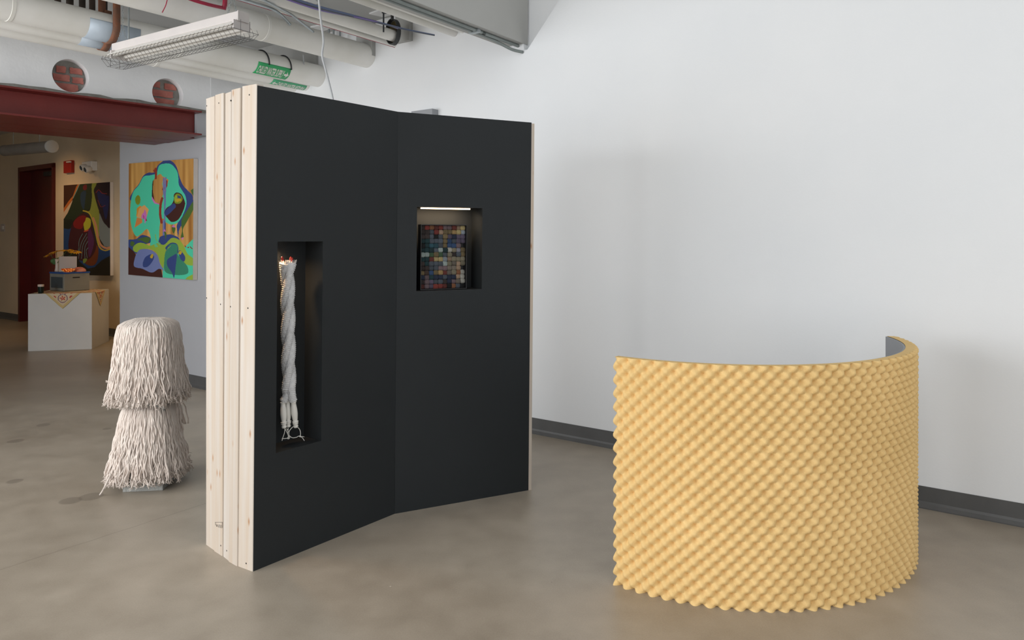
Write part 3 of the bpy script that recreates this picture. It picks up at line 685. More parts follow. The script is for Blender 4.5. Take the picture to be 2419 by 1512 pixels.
# ------------------------------------------------------------------ mop sculpture
def mop():
    ctr = fl(345, 1160)+np.array([-.05, .13, 0]); ctr[2] = 0
    root = thing('mop_sculpture', 'two-tier stack of concrete blocks draped with cream cotton mop yarn on the floor', 'sculpture', ctr)
    ang = math.radians(8); ex = np.array([math.cos(ang), math.sin(ang), 0]); ey = np.array([-math.sin(ang), math.cos(ang), 0])
    # blocks: 0.30 x 0.19 x 0.19 with a hollow core at the waist
    zz = 0
    for i in range(4):
        hgt = .19; j = random.uniform(-.01, .01); wx, wy = .21, .19
        dx = .0 if i else .02
        mb = MB(); o = ctr+ex*(-wx/2+j+dx)+ey*(-wy/2-.0)+Z3*zz
        if i == 0: o = o-ey*.045
        # a hollow block: four walls and a web
        th = .03
        mb.box(o, ex*wx, ey*th, Z3*(hgt-.006)); mb.box(o+ey*(wy-th), ex*wx, ey*th, Z3*(hgt-.006))
        for x in (0, (wx-th)/2, wx-th): mb.box(o+ex*x+ey*th, ex*th, ey*(wy-2*th), Z3*(hgt-.006))
        mb.build('concrete_block', M['block'], root, bevel=.003); zz += .19
    def tier(prof, nst, name, zend, r, seed, squ=3.2):
        rg = np.random.default_rng(seed); mb = MB(); fr_ = MB()
        prof = np.array(prof); sg = np.r_[0, np.cumsum(np.linalg.norm(np.diff(prof, axis=0), axis=1))]
        for s_ in range(nst):
            th = 2*np.pi*(s_+rg.uniform(-.6, .6))/nst*3.0; layer = rg.integers(0, 3)
            lay = (.008, .0, -.012)[layer]
            tot = sg[-1]*(1-abs(rg.normal(0, .06))-(.06 if layer == 0 else 0))
            L0 = sg[1]*rg.uniform(.0, .5)
            n = 34; ss = np.linspace(L0, tot, n)
            rr_ = np.interp(ss, sg, prof[:, 0]); z_ = np.interp(ss, sg, prof[:, 1])
            f = ss/sg[-1]
            # grouped sideways drift, kinks
            a = th+.05*np.sin(f*rg.uniform(4, 9)+rg.uniform(0, 6))*f+rg.normal(0, .05)*f+.022*np.sin(f*rg.uniform(20, 45)+rg.uniform(0, 6))*(.3+f)
            rad = rr_+lay+.008*np.sin(f*rg.uniform(18, 40)+rg.uniform(0, 6))*f+rg.normal(0, .014)*f**3
            c_, s__ = np.cos(a), np.sin(a); q = (np.abs(c_)**squ+np.abs(s__)**squ)**(-1/squ)
            q = q*(1-f*.35)+1*(f*.35)
            x = rad*q*c_*.84; y = rad*q*s__*.84
            z_ = z_+.002*np.sin(f*40+s_)
            P_ = ctr[None]+x[:, None]*ex+y[:, None]*ey+z_[:, None]*Z3
            P_[:, 2] = np.maximum(P_[:, 2], .006+.01*rg.uniform(0, 1))
            rs = np.full(n, r*rg.uniform(.85, 1.15)); rs *= 1+.10*np.sin(np.arange(n)*2.1+s_); rs[-1] *= .9
            mb.tube(P_, rs, 6)
            # frayed end
            if rg.uniform() < .75:
                tdir = unit(P_[-1]-P_[-3])
                for _ in range(4):
                    d = unit(tdir*.5+rg.normal(0, .6, 3)); e_ = P_[-1]+d*rg.uniform(.008, .02); e_[2] = max(e_[2], .004)
                    fr_.tube([P_[-1]-tdir*.003, (P_[-1]+e_)/2+rg.normal(0, .0012, 3), e_], [r*.62, r*.5, r*.35], 4)
        yo = mb.build(name, M['yarn'], root, smooth=True, kind='stuff')
        fr_.build('frayed_ends', M['yarn'], yo, smooth=True, kind='stuff')
    # lower tier first, then the upper
    tier([(.02, .452), (.095, .462), (.135, .446), (.152, .405), (.172, .32), (.198, .20), (.222, .10), (.240, .044)], 920, 'mop_yarn', .05, .0036, 3)
    tier([(.0, .930), (.085, .936), (.13, .924), (.163, .905), (.18, .84), (.188, .76), (.198, .66), (.212, .57), (.226, .505), (.234, .472)], 1000, 'mop_yarn', .47, .0036, 5)
    # loose upper strands at right side connecting the tiers and the long strand at lower left
    mb = MB(); rg = np.random.default_rng(11)
    for k in range(26):
        x0 = .10+rg.uniform(-.03, .03); y0 = rg.uniform(-.06, .14)
        P_ = spline([ctr+ex*x0+ey*y0+Z3*.54, ctr+ex*(x0+.015)+ey*y0+Z3*.46, ctr+ex*(x0+.02+rg.uniform(-.02, .02))+ey*y0+Z3*.40, ctr+ex*(x0+.045+rg.uniform(-.02, .02))+ey*y0+Z3*rg.uniform(.28, .33)], 14)
        P_ += rg.normal(0, .0015, P_.shape); mb.tube(P_, .004, 6)
    P_ = spline([fl(262, 1120, .13)+np.array([0, 0, 0]), fl(250, 1145, .075), fl(242, 1160, .03), fl(236, 1169, .006)], 14); mb.tube(P_, .0045, 6)
    mb.build('loose_yarn', M['yarn'], root, smooth=True, kind='stuff')
mop()

# ------------------------------------------------------------------ paintings (flat colour on canvas)
def inpoly(X, Y, P):
    P = np.asarray(P, float); ins = np.zeros(X.shape, bool); j = len(P)-1
    for i in range(len(P)):
        xi, yi = P[i]; xj, yj = P[j]
        c = ((yi > Y) != (yj > Y)) & (X < (xj-xi)*(Y-yi)/(yj-yi+1e-12)+xi); ins ^= c; j = i
    return ins
def smoothc(P, n=10):
    P = np.asarray(P, float); m = len(P); out = []
    for i in range(m):
        a, b, c, d = P[i-1], P[i], P[(i+1) % m], P[(i+2) % m]
        for t in np.linspace(0, 1, n, endpoint=False):
            out.append(.5*((2*b)+(-a+c)*t+(2*a-5*b+4*c-d)*t*t+(-a+3*b-3*c+d)*t**3))
    return np.array(out)
def raster(nx, ny, quad, layers, base):
    (x0, yt0), (x1, yt1), (x1b, yb1), (x0b, yb0) = quad
    U, V = np.meshgrid((np.arange(nx)+.5)/nx, (np.arange(ny)+.5)/ny)
    X = (x0+(x1-x0)*U)*(1-V)+(x0b+(x1b-x0b)*U)*V; Y = (yt0+(yt1-yt0)*U)*(1-V)+(yb0+(yb1-yb0)*U)*V
    img = base(X, Y)
    for kind, col, pts in layers:
        if kind == 's': msk = inpoly(X, Y, smoothc(pts))
        elif kind == 'p': msk = inpoly(X, Y, pts)
        elif kind[0] == 'l':
            wd = float(kind[1:]); Q = spline(pts, 60); msk = np.zeros(X.shape, bool)
            for q0, q1 in zip(Q[:-1], Q[1:]):
                d = q1-q0; tt = np.clip(((X-q0[0])*d[0]+(Y-q0[1])*d[1])/(d@d+1e-9), 0, 1)
                msk |= (X-q0[0]-tt*d[0])**2+(Y-q0[1]-tt*d[1])**2 < wd*wd/4
        img[msk] = col if callable(col) is False else col(X, Y)[msk]
    return img
def canvas(name, label, corners, depth_dir, img, loc_label=None):
    TL, TR_, BR, BL = [np.array(c) for c in corners]; ny, nx = img.shape[:2]
    root = thing(name, label, 'painting', (BL+BR)/2+depth_dir/2)
    e = -unit(depth_dir)*.001
    MB().hexa([BL, BR, BR+depth_dir, BL+depth_dir, TL, TR_, TR_+depth_dir, TL+depth_dir]).build('canvas', M['canvas_edge'], root, label='white canvas edge')
    u = np.linspace(0, 1, nx+1); v = np.linspace(0, 1, ny+1); UU, VV = np.meshgrid(u, v); UU = UU[..., None]; VV = VV[..., None]
    Pq = (TL*(1-UU)+TR_*UU)*(1-VV)+(BL*(1-UU)+BR*UU)*VV+e
    Fc = [(j*(nx+1)+i, (j+1)*(nx+1)+i, (j+1)*(nx+1)+i+1, j*(nx+1)+i+1) for j in range(ny) for i in range(nx)]
    C_ = np.concatenate([img.reshape(-1, 3), np.ones((nx*ny, 1))], 1)
    MB().add(Pq.reshape(-1, 3), Fc).build('painted_surface', M['paint'], root, colors=C_)
    return root
def c3(r, g, b): return np.array(srgb(r, g, b)[:3])
def vnoise(X, Y, sx, sy, seed):
    g = np.random.default_rng(seed); out = np.zeros(X.shape)
    for k in range(10):
        out += np.sin(X/sx*g.uniform(.4, 2.5)+g.uniform(0, 6)+1.2*np.sin(Y/sy*g.uniform(.3, 1.2)+g.uniform(0, 6)))
    return out/10
def woodbase(X, Y):
    n = vnoise(X, Y, 16, 260, 2)*1.6+vnoise(X, Y, 70, 300, 5); f = np.clip(.5+n*.5, 0, 1)[..., None]
    return c3(150, 98, 36)*(1-f)+c3(214, 166, 92)*f
TQ = c3(72, 196, 158); NV = c3(48, 66, 122); DB = c3(62, 26, 18); OLV = c3(120, 136, 30); LIM = c3(142, 170, 58); LAV = c3(108, 120, 168); RS = c3(140, 50, 32)
GD = c3(70, 100, 40); ORG_ = c3(206, 126, 62); PK = c3(196, 110, 180); SK = c3(216, 160, 96); TG = c3(52, 128, 100); YL = c3(186, 156, 40)
L1 = [
 ('s', NV, [(480, 158), (545, 172), (590, 230), (618, 330), (650, 410), (700, 470), (738, 520), (735, 640), (700, 720), (640, 800), (612, 860), (605, 930), (590, 820), (600, 760), (560, 600), (300, 560), (122, 560), (150, 470), (210, 400), (255, 320), (310, 285), (372, 280), (410, 210)]),
 ('s', GD, [(744, 570), (710, 620), (668, 690), (640, 740), (632, 800), (640, 860), (628, 930), (655, 925), (648, 850), (680, 780), (720, 700), (744, 640)]),
 ('p', GD, [(720, 460), (744, 440), (744, 520), (728, 490)]),
 ('s', TQ, [(470, 195), (530, 198), (575, 240), (602, 300), (610, 400), (640, 460), (672, 520), (680, 600), (650, 700), (600, 780), (540, 800), (490, 780), (462, 740), (430, 780), (420, 930), (440, 1000), (380, 1040), (330, 1010), (335, 930), (300, 845), (240, 890), (190, 918), (150, 870), (122, 760), (122, 600), (150, 480), (210, 410), (262, 325), (330, 310), (392, 290), (420, 215)]),
 ('s', woodbase, [(370, 350), (425, 298), (455, 330), (450, 400), (462, 470), (450, 530), (430, 590), (380, 580), (350, 520), (355, 420)]),
 ('p', ORG_, [(455, 320), (512, 355), (495, 430), (470, 480), (455, 460)]),
 ('p', DB, [(352, 380), (362, 350), (358, 480), (372, 560), (345, 520)]), ('p', PK, [(345, 515), (382, 580), (425, 595), (420, 602), (372, 590), (345, 545)]),
 ('l22', RS, [(386, 245), (388, 290), (386, 340)]), ('p', RS, [(358, 262), (390, 240), (396, 262), (370, 280)]),
 ('l24', RS, [(490, 370), (488, 415), (460, 450)]), ('l24', RS, [(450, 540), (435, 600), (430, 690), (444, 780)]),
 ('p', LAV, [(458, 330), (480, 330), (470, 540), (462, 1330), (478, 1335), (484, 620), (492, 330)]),
 ('p', LAV, [(458, 330), (476, 340), (470, 560), (456, 470)]), ('p', LAV, [(455, 755), (482, 755), (478, 1330), (452, 1325)]), ('p', NV, [(474, 755), (486, 800), (480, 1330), (470, 1330)]),
 ('s', DB, [(590, 482), (630, 495), (655, 540), (668, 600), (640, 690), (600, 755), (545, 775), (505, 740), (472, 690), (490, 640), (540, 600), (562, 550), (565, 500)]),
 ('s', OLV, [(600, 492), (632, 510), (645, 550), (620, 590), (575, 588), (565, 545), (575, 505)]), ('s', LIM, [(580, 510), (595, 520), (580, 580), (568, 545)]), ('p', NV, [(595, 510), (630, 520), (628, 545), (600, 535)]), ('p', YL, [(575, 545), (625, 540), (635, 560), (590, 580)]),
 ('s', NV, [(560, 590), (582, 620), (560, 650), (510, 700), (482, 710), (475, 680), (500, 640)]),
 ('s', OLV, [(200, 507), (225, 530), (226, 575), (205, 604), (178, 585), (174, 540)]),
 ('p', c3(206, 140, 40), [(190, 640), (225, 612), (245, 625), (215, 680), (185, 725)]), ('p', SK, [(215, 640), (270, 605), (315, 650), (295, 720), (240, 740), (190, 725)]), ('p', ORG_, [(192, 728), (245, 745), (248, 780), (165, 832)]),
 ('s', PK, [(262, 680), (275, 650), (290, 690), (292, 740), (276, 790), (268, 750), (240, 735), (245, 700)]), ('p', c3(150, 40, 60), [(258, 705), (268, 720), (264, 760)]), ('p', RS, [(285, 735), (300, 765), (282, 762)]),
 ('s', NV, [(98, 955), (180, 945), (240, 905), (300, 915), (332, 935), (330, 980), (280, 1000), (180, 1090), (98, 1040)]), ('s', GD, [(190, 950), (280, 925), (330, 940), (300, 985), (240, 960)]), ('s', GD, [(130, 965), (165, 980), (150, 1015), (120, 1005)]),
 ('s', NV, [(425, 930), (480, 905), (540, 900), (610, 935), (600, 1000), (430, 1010)]),
 ('p', DB, [(95, 1018), (160, 1070), (200, 1130), (280, 1220), (440, 1230), (455, 1330), (95, 1300)]),
 ('p', TQ, [(455, 1240), (745, 940), (745, 1365), (455, 1345)]),
 ('s', LIM, [(150, 1025), (200, 985), (260, 985), (330, 1010), (400, 985), (470, 1000), (540, 935), (610, 950), (660, 1020), (690, 1090), (742, 1140), (742, 1205), (650, 1180), (600, 1080), (560, 1010), (490, 1040), (460, 1240), (430, 1180), (390, 1080), (300, 1040), (210, 1075), (160, 1065)]),
 ('l9', TQ, [(385, 880), (378, 960), (400, 1020)]), ('l7', LIM, [(383, 900), (392, 950), (430, 990)]), ('l8', TQ, [(340, 960), (370, 985), (385, 1025)]), ('l6', TQ, [(410, 930), (405, 970), (425, 1000)]),
 ('s', LAV, [(240, 1045), (330, 1050), (400, 1100), (430, 1190), (470, 1260), (420, 1240), (345, 1278), (250, 1240), (162, 1215), (170, 1130), (200, 1070)]),
 ('s', NV, [(310, 1105), (345, 1095), (370, 1120), (350, 1170), (310, 1215), (265, 1225), (252, 1190), (275, 1130)]), ('s', YL, [(345, 1095), (362, 1100), (350, 1135), (328, 1125)]),
 ('s', NV, [(530, 985), (580, 985), (604, 1020), (600, 1090), (560, 1080), (480, 1040)]), ('s', TG, [(540, 992), (598, 1010), (598, 1090), (640, 1150), (690, 1220), (690, 1285), (600, 1302), (480, 1270), (472, 1140), (490, 1050)]),
 ('s', NV, [(500, 1150), (560, 1105), (590, 1100), (580, 1220), (565, 1330), (545, 1280), (500, 1210)]), ('p', YL, [(510, 1030), (548, 1000), (500, 1045), (475, 1090)]),
 ('s', NV, [(612, 1060), (632, 1062), (668, 1120), (660, 1165), (630, 1150), (608, 1090)]), ('s', YL, [(622, 1060), (638, 1075), (625, 1100), (608, 1085)]),
 ('p', LIM, [(690, 1320), (745, 1290), (745, 1365), (660, 1355)]),
 ('l9', RS, [(668, 1012), (674, 1022)]), ('l12', RS, [(694, 1028), (700, 1026)]), ('l8', RS, [(714, 1020), (732, 1040)]),
 ('l5', GD, [(562, 850), (567, 920)]), ('s', GD, [(545, 828), (578, 832), (572, 870), (562, 890), (548, 865)]), ('p', PK, [(542, 825), (560, 798), (578, 830)]),
 ('s', GD, [(468, 868), (488, 880), (492, 910), (484, 950), (476, 905)]), ('p', PK, [(458, 868), (472, 840), (486, 868)]), ('p', PK, [(632, 930), (655, 928), (645, 955)]),
]
im1 = raster(220, 390, ((103, 195), (745, 145), (738, 1350), (98, 1298)), L1, woodbase)
tq = TP-.047
corners = [on_t(u, v, tq) for u, v in ((304.5, 386.4), (457.4, 374.5), (455.7, 661.4), (303.3, 649))]
canvas('abstract_painting', 'bright painting of a turquoise tree-like form on bare wood grain, on grey-white wall', corners, B3*.044, im1)

dk = c3(30, 18, 14)
def dbase(X, Y): return np.broadcast_to(c3(30, 24, 16), X.shape+(3,)).copy()
BL_ = c3(28, 66, 120)
L2 = [
 ('p', c3(66, 32, 14), [(60, 100), (290, 90), (60, 560)]),
 ('p', c3(196, 110, 44), [(60, 520), (60, 460), (140, 350), (210, 270), (262, 130), (285, 98), (320, 95), (200, 330), (100, 470)]),
 ('p', c3(214, 190, 160), [(60, 600), (60, 520), (150, 400), (190, 350), (210, 330), (130, 530), (80, 620)]),
 ('l10', c3(120, 170, 160), [(310, 100), (270, 190), (215, 300)]),
 ('p', c3(34, 50, 28), [(322, 95), (580, 75), (520, 250), (470, 470), (380, 500), (300, 590), (180, 650), (60, 760), (60, 620), (130, 520), (215, 330)]),
 ('s', c3(120, 22, 34), [(390, 105), (425, 110), (420, 170), (380, 180), (365, 140)]), ('s', c3(34, 60, 84), [(350, 210), (410, 200), (400, 330), (380, 470), (340, 400), (325, 280)]),
 ('p', c3(24, 30, 22), [(60, 620), (200, 620), (180, 740), (120, 765), (60, 750)]),
 ('p', BL_, [(60, 750), (150, 765), (190, 740), (140, 1070), (60, 1075)]),
 ('s', c3(150, 160, 66), [(500, 90), (585, 75), (530, 170), (540, 260), (600, 480), (610, 700), (600, 900), (560, 940), (480, 600), (400, 505), (470, 480), (500, 300)]),
 ('p', c3(130, 140, 140), [(610, 520), (660, 640), (720, 710), (765, 700), (765, 1030), (680, 1020), (610, 900), (600, 700)]),
 ('s', c3(36, 16, 30), [(590, 75), (765, 60), (765, 700), (700, 700), (640, 600), (560, 350), (532, 200), (560, 110)]),
 ('s', c3(26, 36, 90), [(580, 200), (700, 260), (745, 300), (720, 560), (690, 610), (650, 430), (600, 350)]), ('l9', c3(160, 40, 50), [(560, 220), (600, 180), (650, 230), (712, 235)]), ('l8', c3(140, 50, 60), [(585, 330), (630, 430), (690, 410)]),
 ('p', BL_, [(580, 1000), (765, 1040), (765, 1160), (640, 1230), (540, 1330), (440, 1350), (310, 1240), (300, 1100), (540, 1100)]),
 ('s', c3(120, 56, 14), [(500, 700), (560, 900), (595, 1080), (570, 1250), (500, 1310), (400, 1270), (440, 1180), (520, 1100)]),
 ('s', c3(66, 14, 28), [(390, 520), (470, 560), (520, 720), (560, 940), (550, 1080), (480, 1190), (400, 1230), (310, 1220), (260, 1100), (150, 1050), (150, 900), (200, 700), (290, 570)]),
 ('s', c3(130, 14, 20), [(380, 560), (425, 600), (380, 690), (340, 760), (240, 740), (220, 660), (300, 580)]), ('s', c3(90, 34, 84), [(450, 740), (490, 790), (530, 940), (500, 1100), (455, 1170), (440, 900)]),
 ('l26', c3(40, 40, 44), [(400, 520), (460, 560), (500, 680), (545, 880), (580, 1000)]),
 ('l18', c3(196, 176, 60), [(370, 490), (440, 510), (490, 580), (540, 750), (600, 1010), (680, 1080), (765, 1060)]), ('l30', c3(214, 150, 110), [(520, 600), (560, 720), (590, 900), (630, 1000), (700, 1045), (765, 1035)]), ('l14', c3(206, 170, 60), [(580, 900), (610, 1020), (680, 1078), (765, 1058)]),
 ('s', c3(190, 190, 50), [(420, 590), (480, 620), (480, 720), (430, 780), (395, 790), (375, 690), (400, 640)]), ('l20', c3(210, 80, 50), [(390, 795), (430, 785), (440, 775)]),
]
for x_, (a_, b_) in enumerate([((420, 830), (300, 1200)), ((430, 880), (345, 1200)), ((440, 940), (395, 1200)), ((360, 830), (300, 1120)), ((445, 1040), (430, 1190))]):
    L2.append(('l8', c3(104, 140, 140), [a_, ((a_[0]+b_[0])/2-22, (a_[1]+b_[1])/2-30), b_]))
L2 += [('s', c3(130, 150, 60), [(370, 1210), (430, 1205), (410, 1250), (375, 1275)]), ('p', c3(30, 26, 14), [(300, 1240), (440, 1350), (540, 1330), (640, 1230), (765, 1155), (765, 1460), (280, 1450)])]
im2 = raster(165, 330, ((65, 113), (757, 63), (760, 1455), (62, 1440)), L2, dbase)
tq = TH-.05
corners = [on_t(u, v, tq) for u, v in ((150.8, 438), (260, 430), (260.5, 651), (150, 649))]
canvas('abstract_painting', 'dark abstract painting with a lime green curve and striped red arch, on corridor wall', corners, B3*.046, im2)

# ------------------------------------------------------------------ corridor wall fittings
def wbox(u0, v0, u1, v1, t, depth, mb=None):
    P0 = on_t(u0, v1, t); P1 = on_t(u1, v0, t); s0, s1 = st(P0)[0], st(P1)[0]
    mb = mb or MB(); mb.box(ab(s1, t-depth, P0[2]), A3*(s0-s1), B3*depth, Z3*(P1[2]-P0[2])); return mb
t = thing('fire_alarm', 'red fire alarm strobe on the corridor wall right of the dark red door', 'alarm', on_t(166, 412, TH))
wbox(158, 379, 176, 410, TH, .05).build('housing', M['alarm'], t, bevel=.006); wbox(161, 381, 169, 385, TH-.05, .03).build('strobe_lens', M['white'], t, bevel=.004)
t = thing('emergency_light', 'white emergency light with two lamp heads above the dark painting', 'light', on_t(212, 407, TH))
wbox(208, 381, 231, 406, TH, .09).build('housing', M['white'], t, bevel=.01)
for u, v in ((199, 393), (208.5, 397)):
    c = on_t(u, v, TH-.12); lh = MB().lathe([(.02, 0), (.045, .03), (.05, .09), (.046, .1)], c+B3*.05, 20, -B3-Z3*.3).build('lamp_head', M['white'], t, smooth='auto')
    MB().lathe([(.036, .1), (.03, .104)], c+B3*.05, 20, -B3-Z3*.3).build('lamp_lens', M['glass_dark'], lh)
t = thing('light_switch', 'small cream light switch plate on the corridor wall left of the door', 'switch', on_t(7, 547, TH))
wbox(3, 529, 12, 547, TH, .012).build('plate', M['card'], t); wbox(6, 534, 9, 542, TH-.012, .012).build('toggle', M['white'], t)
# round duct near the corridor ceiling
c1 = CAMP+ray(123, 346)*8.3; c0 = CAMP+ray(10, 356)*8.9
t = thing('round_duct', 'grey round duct hanging below the corridor ceiling above the door', 'duct', (c0+c1)/2-Z3*.07)
ax = unit(c0-c1); Ln = np.linalg.norm(c0-c1)
MB().lathe([(.06, 0), (.066, .004), (.066, Ln)], c1, 32, ax).build('tube', M['duct'], t, smooth='auto')
MB().lathe([(.068, -.006), (.072, -.004), (.072, .02)], c1, 32, ax).build('end_cap', M['bulk'], t, smooth='auto', label='pale round end cap')
for f in (.25, .8): MB().tube([c1+ax*Ln*f+Z3*.06, c1+ax*Ln*f+Z3*(3.2-c1[2])], .004, 6).build('hanger_rod', M['steel'], t)

# ------------------------------------------------------------------ plinth and what stands on it
PA, PB_ = fl(66, 830), fl(217.2, 824.9); ex = unit(PB_-PA); Wp = .71; ey = np.array([-ex[1], ex[0], 0]); HPn = .707
Pl = lambda x, y, z: PA+ex*x+ey*y+Z3*z
MB().box(PA, ex*Wp, ey*Wp, Z3*HPn).build('plinth', M['white_plinth'], bevel=.003, label='white cube plinth in the corridor entrance with a printed cloth on top', cat='plinth')
def cloth_obj():
    # a square cloth laid diagonally: top diamond, corners fold over the front and right edges
    n = 110; V = []; img = []
    cxq, cyq = .385, .33; hd = .41
    for j in range(n+1):
        for i in range(n+1):
            a = (i/n*2-1); b = (j/n*2-1); x = cxq+hd*(a+b)/1.0*.5*1.28; y = cyq+hd*(b-a)*.5*1.28
            z = HPn+.003; 
            dx, dy = x, y
            if dy < 0: z += dy+.0; dy = -.006-.01*abs(dy)
            if dx > Wp: z -= (dx-Wp); dx = Wp+.006
            if dy > Wp: z -= (dy-Wp); dy = Wp+.006
            if dx < 0: z += dx; dx = -.006
            V.append(Pl(dx, dy, z+.0015*math.sin(i*.36)*math.cos(j*.28)))
    Fc = [(j*(n+1)+i, j*(n+1)+i+1, (j+1)*(n+1)+i+1, (j+1)*(n+1)+i) for j in range(n) for i in range(n)]
    C_ = []
    for j in range(n):
        for i in range(n):
            a = (i+.5)/n*2-1; b = (j+.5)/n*2-1; e_ = max(abs(a), abs(b)); col = c3(214, 196, 164)
            if e_ > .93: col = c3(206, 182, 128)
            for (ca, cb) in ((.75, -.75), (-.75, .75), (.75, .75), (-.75, -.75)):
                r_ = math.hypot(a-ca, b-cb)
                if .125 < r_ < .15: col = c3(120, 84, 110)
                if r_ < .06+.035*math.cos(5*math.atan2(b-cb, a-ca)) and r_ > .018: col = c3(196, 74, 56)
            if .45 < e_ < .9 and min(math.hypot(abs(a)-.75, abs(b)-.75), 9) > .17 and math.sin(a*26)*math.sin(b*26) > .25: col = c3(190, 84, 66)
            C_.append(list(col)+[1])
    o = MB().add(V, Fc).build('table_cloth', M['cloth'], label='cream cloth with red flower print draped over the white plinth', cat='cloth', colors=np.array(C_), smooth=True)
    sd = o.modifiers.new('thick', 'SOLIDIFY'); sd.thickness = .0015
cloth_obj()
zt = HPn+.007
F0 = fl(151, 688.5, zt); r_ = unit(np.array([.45, .80, 0])); l_ = np.array([-r_[1], r_[0], 0]); hb = .225
wr, wl = .33, .33
bx = thing('metal_box', 'grey metal box with blue lid and small dark window on the cloth covered plinth', 'box', F0+r_*wr/2+l_*wl/2)
MB().box(F0, r_*wr, l_*wl, Z3*hb).build('case', M['tin'], bx, bevel=.008)
MB().box(F0-r_*.003-l_*.003+Z3*hb, r_*(wr+.006), l_*(wl+.006), Z3*.018).build('lid', M['tinblue'], bx, label='blue lid')
MB().box(F0+l_*.03-r_*.004+Z3*.04, r_*.006, l_*.26, Z3*.14).build('window_pane', M['glass_dark'], bx)
MB().box(F0+r_*.11-l_*.004+Z3*(hb-.06), r_*.09, l_*.006, Z3*.014).build('handle_slot', M['knob'], bx)
zb = zt+hb+.018
def onbox(x, y, z=0): return F0+r_*x+l_*y+Z3*(zt*0+zb-F0[2]+z)
# card
cv = on_plane(139.5, 635, onbox(.12, .2), unit(np.array([.1, -1, 0]))); cw = on_plane(181, 635, onbox(.12, .2), unit(np.array([.1, -1, 0])))
cv[2] = cw[2] = zb
MB().box(cv, cw-cv, np.array([0, .006, 0]), Z3*.2).build('blank_card', M['card'], label='blank pale card standing on the blue lid in front of the flowers', cat='card')
# vase with flowers
vc = onbox(.10, .27); vd = ray(135, 630); vc = CAMP+vd*(vc[1]+.02); vc[2] = zb
MB().lathe([(.026, 0), (.03, .01), (.022, .05), (.02, .12), (.026, .165), (.022, .165), (.017, .12)], vc, 24).build('vase', M['vase'], label='slim white vase beside the blank card', cat='vase', smooth=True)
fl_specs = [((118, 601), 'yellow flower hanging lowest at the left of the vase', (-.42, -.12, .9)), ((133, 594), 'yellow flower leaning left above the vase', (-.2, -.15, .98)), ((158, 591), 'tallest yellow flower above the blank card', (.0, -.15, 1)), ((177, 595), 'yellow flower leaning right above the card', (.15, -.2, .95))]
rgf = random.Random(3)
for (px_, lb, nrm) in fl_specs:
    c = CAMP+ray(*px_)*(vc[1]+.03); nrm = unit(np.array(nrm)); t = thing('yellow_flower', lb, 'flower', c, 'yellow flowers in the white vase')
    u_ = unit(np.cross(nrm, [0, 1, 0])); w2_ = np.cross(nrm, u_)
    for ring, (nn_, ln) in enumerate(((16, .085), (13, .06))):
        for k in range(nn_):
            a = k*2*math.pi/nn_+ring*.2; d = math.cos(a)*u_+math.sin(a)*w2_; s_ = math.cos(a+1.57)*u_+math.sin(a+1.57)*w2_; L_ = ln*rgf.uniform(.85, 1.1)
            V = [c+d*.012-s_*.004, c+d*L_*.55-s_*.011+nrm*.004, c+d*L_-nrm*.006*rgf.uniform(0, 2), c+d*L_*.55+s_*.011+nrm*.004, c+d*.012+s_*.004]
            V += [v_-nrm*.0015 for v_ in V]
            MB().add(V, [(0, 1, 2, 3, 4), (9, 8, 7, 6, 5)]+[(i, 5+i, 5+(i+1) % 5, (i+1) % 5) for i in range(5)]).build('petal', M['petal'], t)
    MB().lathe([(.02, -.006), (.022, .002), (.012, .01), (.001, .012)], c, 14, nrm).build('flower_centre', M['rust'], t)
    MB().tube(spline([c-nrm*.006, (c+vc)/2+np.array([0, .0, .06]), vc+Z3*.165, vc+Z3*.05], 14), .0028, 6).build('stem', M['leaf'], t)
    if px_[0] == 118:
        q = CAMP+ray(128, 618)*(vc[1]-.01); m_ = MB(); V = []
        for k in range(14):
            a = k*2*math.pi/14; V.append(q+np.array([math.cos(a)*.05*(1.15 if math.cos(a) > .7 else 1), .01*math.sin(a*2), math.sin(a)*.04]))
        V += [v_+np.array([0, .002, 0]) for v_ in V]
        m_.add(V, [tuple(range(14)), tuple(range(14, 28))[::-1]]+[(i, (i+1) % 14, 14+(i+1) % 14, 14+i) for i in range(14)]).build('leaf', M['leaf'], t)
# glowing bowl & folded fabric & cup
c = CAMP+ray(161, 641)*(F0[1]+.05); c[2] = zb
mb = MB(); mb.lathe([(.02, 0), (.05, .008), (.074, .028), (.08, .048), (.074, .046), (.06, .026), (.02, .012)], c, 24); mb.build('glowing_bowl', M['ember'], smooth=True, label='small glowing orange glass bowl on the blue lid', cat='bowl')
c = CAMP+ray(188, 641)*(F0[1]+.2); c[2] = zb
mb = MB(); V = []; n = 24
for k, (rr_, hz) in enumerate([(.06, 0), (.064, .015), (.056, .035), (.035, .05), (.004, .054)]):
    for i in range(n):
        a = i*2*math.pi/n; q = 1+.15*math.sin(a*3+k)+.08*math.sin(a*7); V.append(c+np.array([math.cos(a)*rr_*q*1.05, math.sin(a)*rr_*q*.8, hz*(1+.2*math.sin(a*4))]))
mb.add(V, [(k*n+i, k*n+(i+1) % n, (k+1)*n+(i+1) % n, (k+1)*n+i) for k in range(4) for i in range(n)]+[tuple(range(n))]).build('folded_scarf', M['pink'], smooth=True, label='crumpled pink and red fabric bundle at the right of the blue lid', cat='fabric')
c = fl(89, 694, HPn+.0); c = c+np.array([0, .06, 0]); c[2] = HPn
cup = thing('cup', 'dark green tumbler with a pale rim at the left corner of the plinth', 'cup', c)
MB().lathe([(.028, 0), (.03, .004), (.034, .10), (.031, .10), (.027, .01)], c, 24).build('body', M['cup'], cup, smooth='auto')
MB().lathe([(.0345, .085), (.0355, .112), (.030, .112), (.030, .10)], c, 24).build('rim', M['vase'], cup, smooth='auto', label='pale rim')

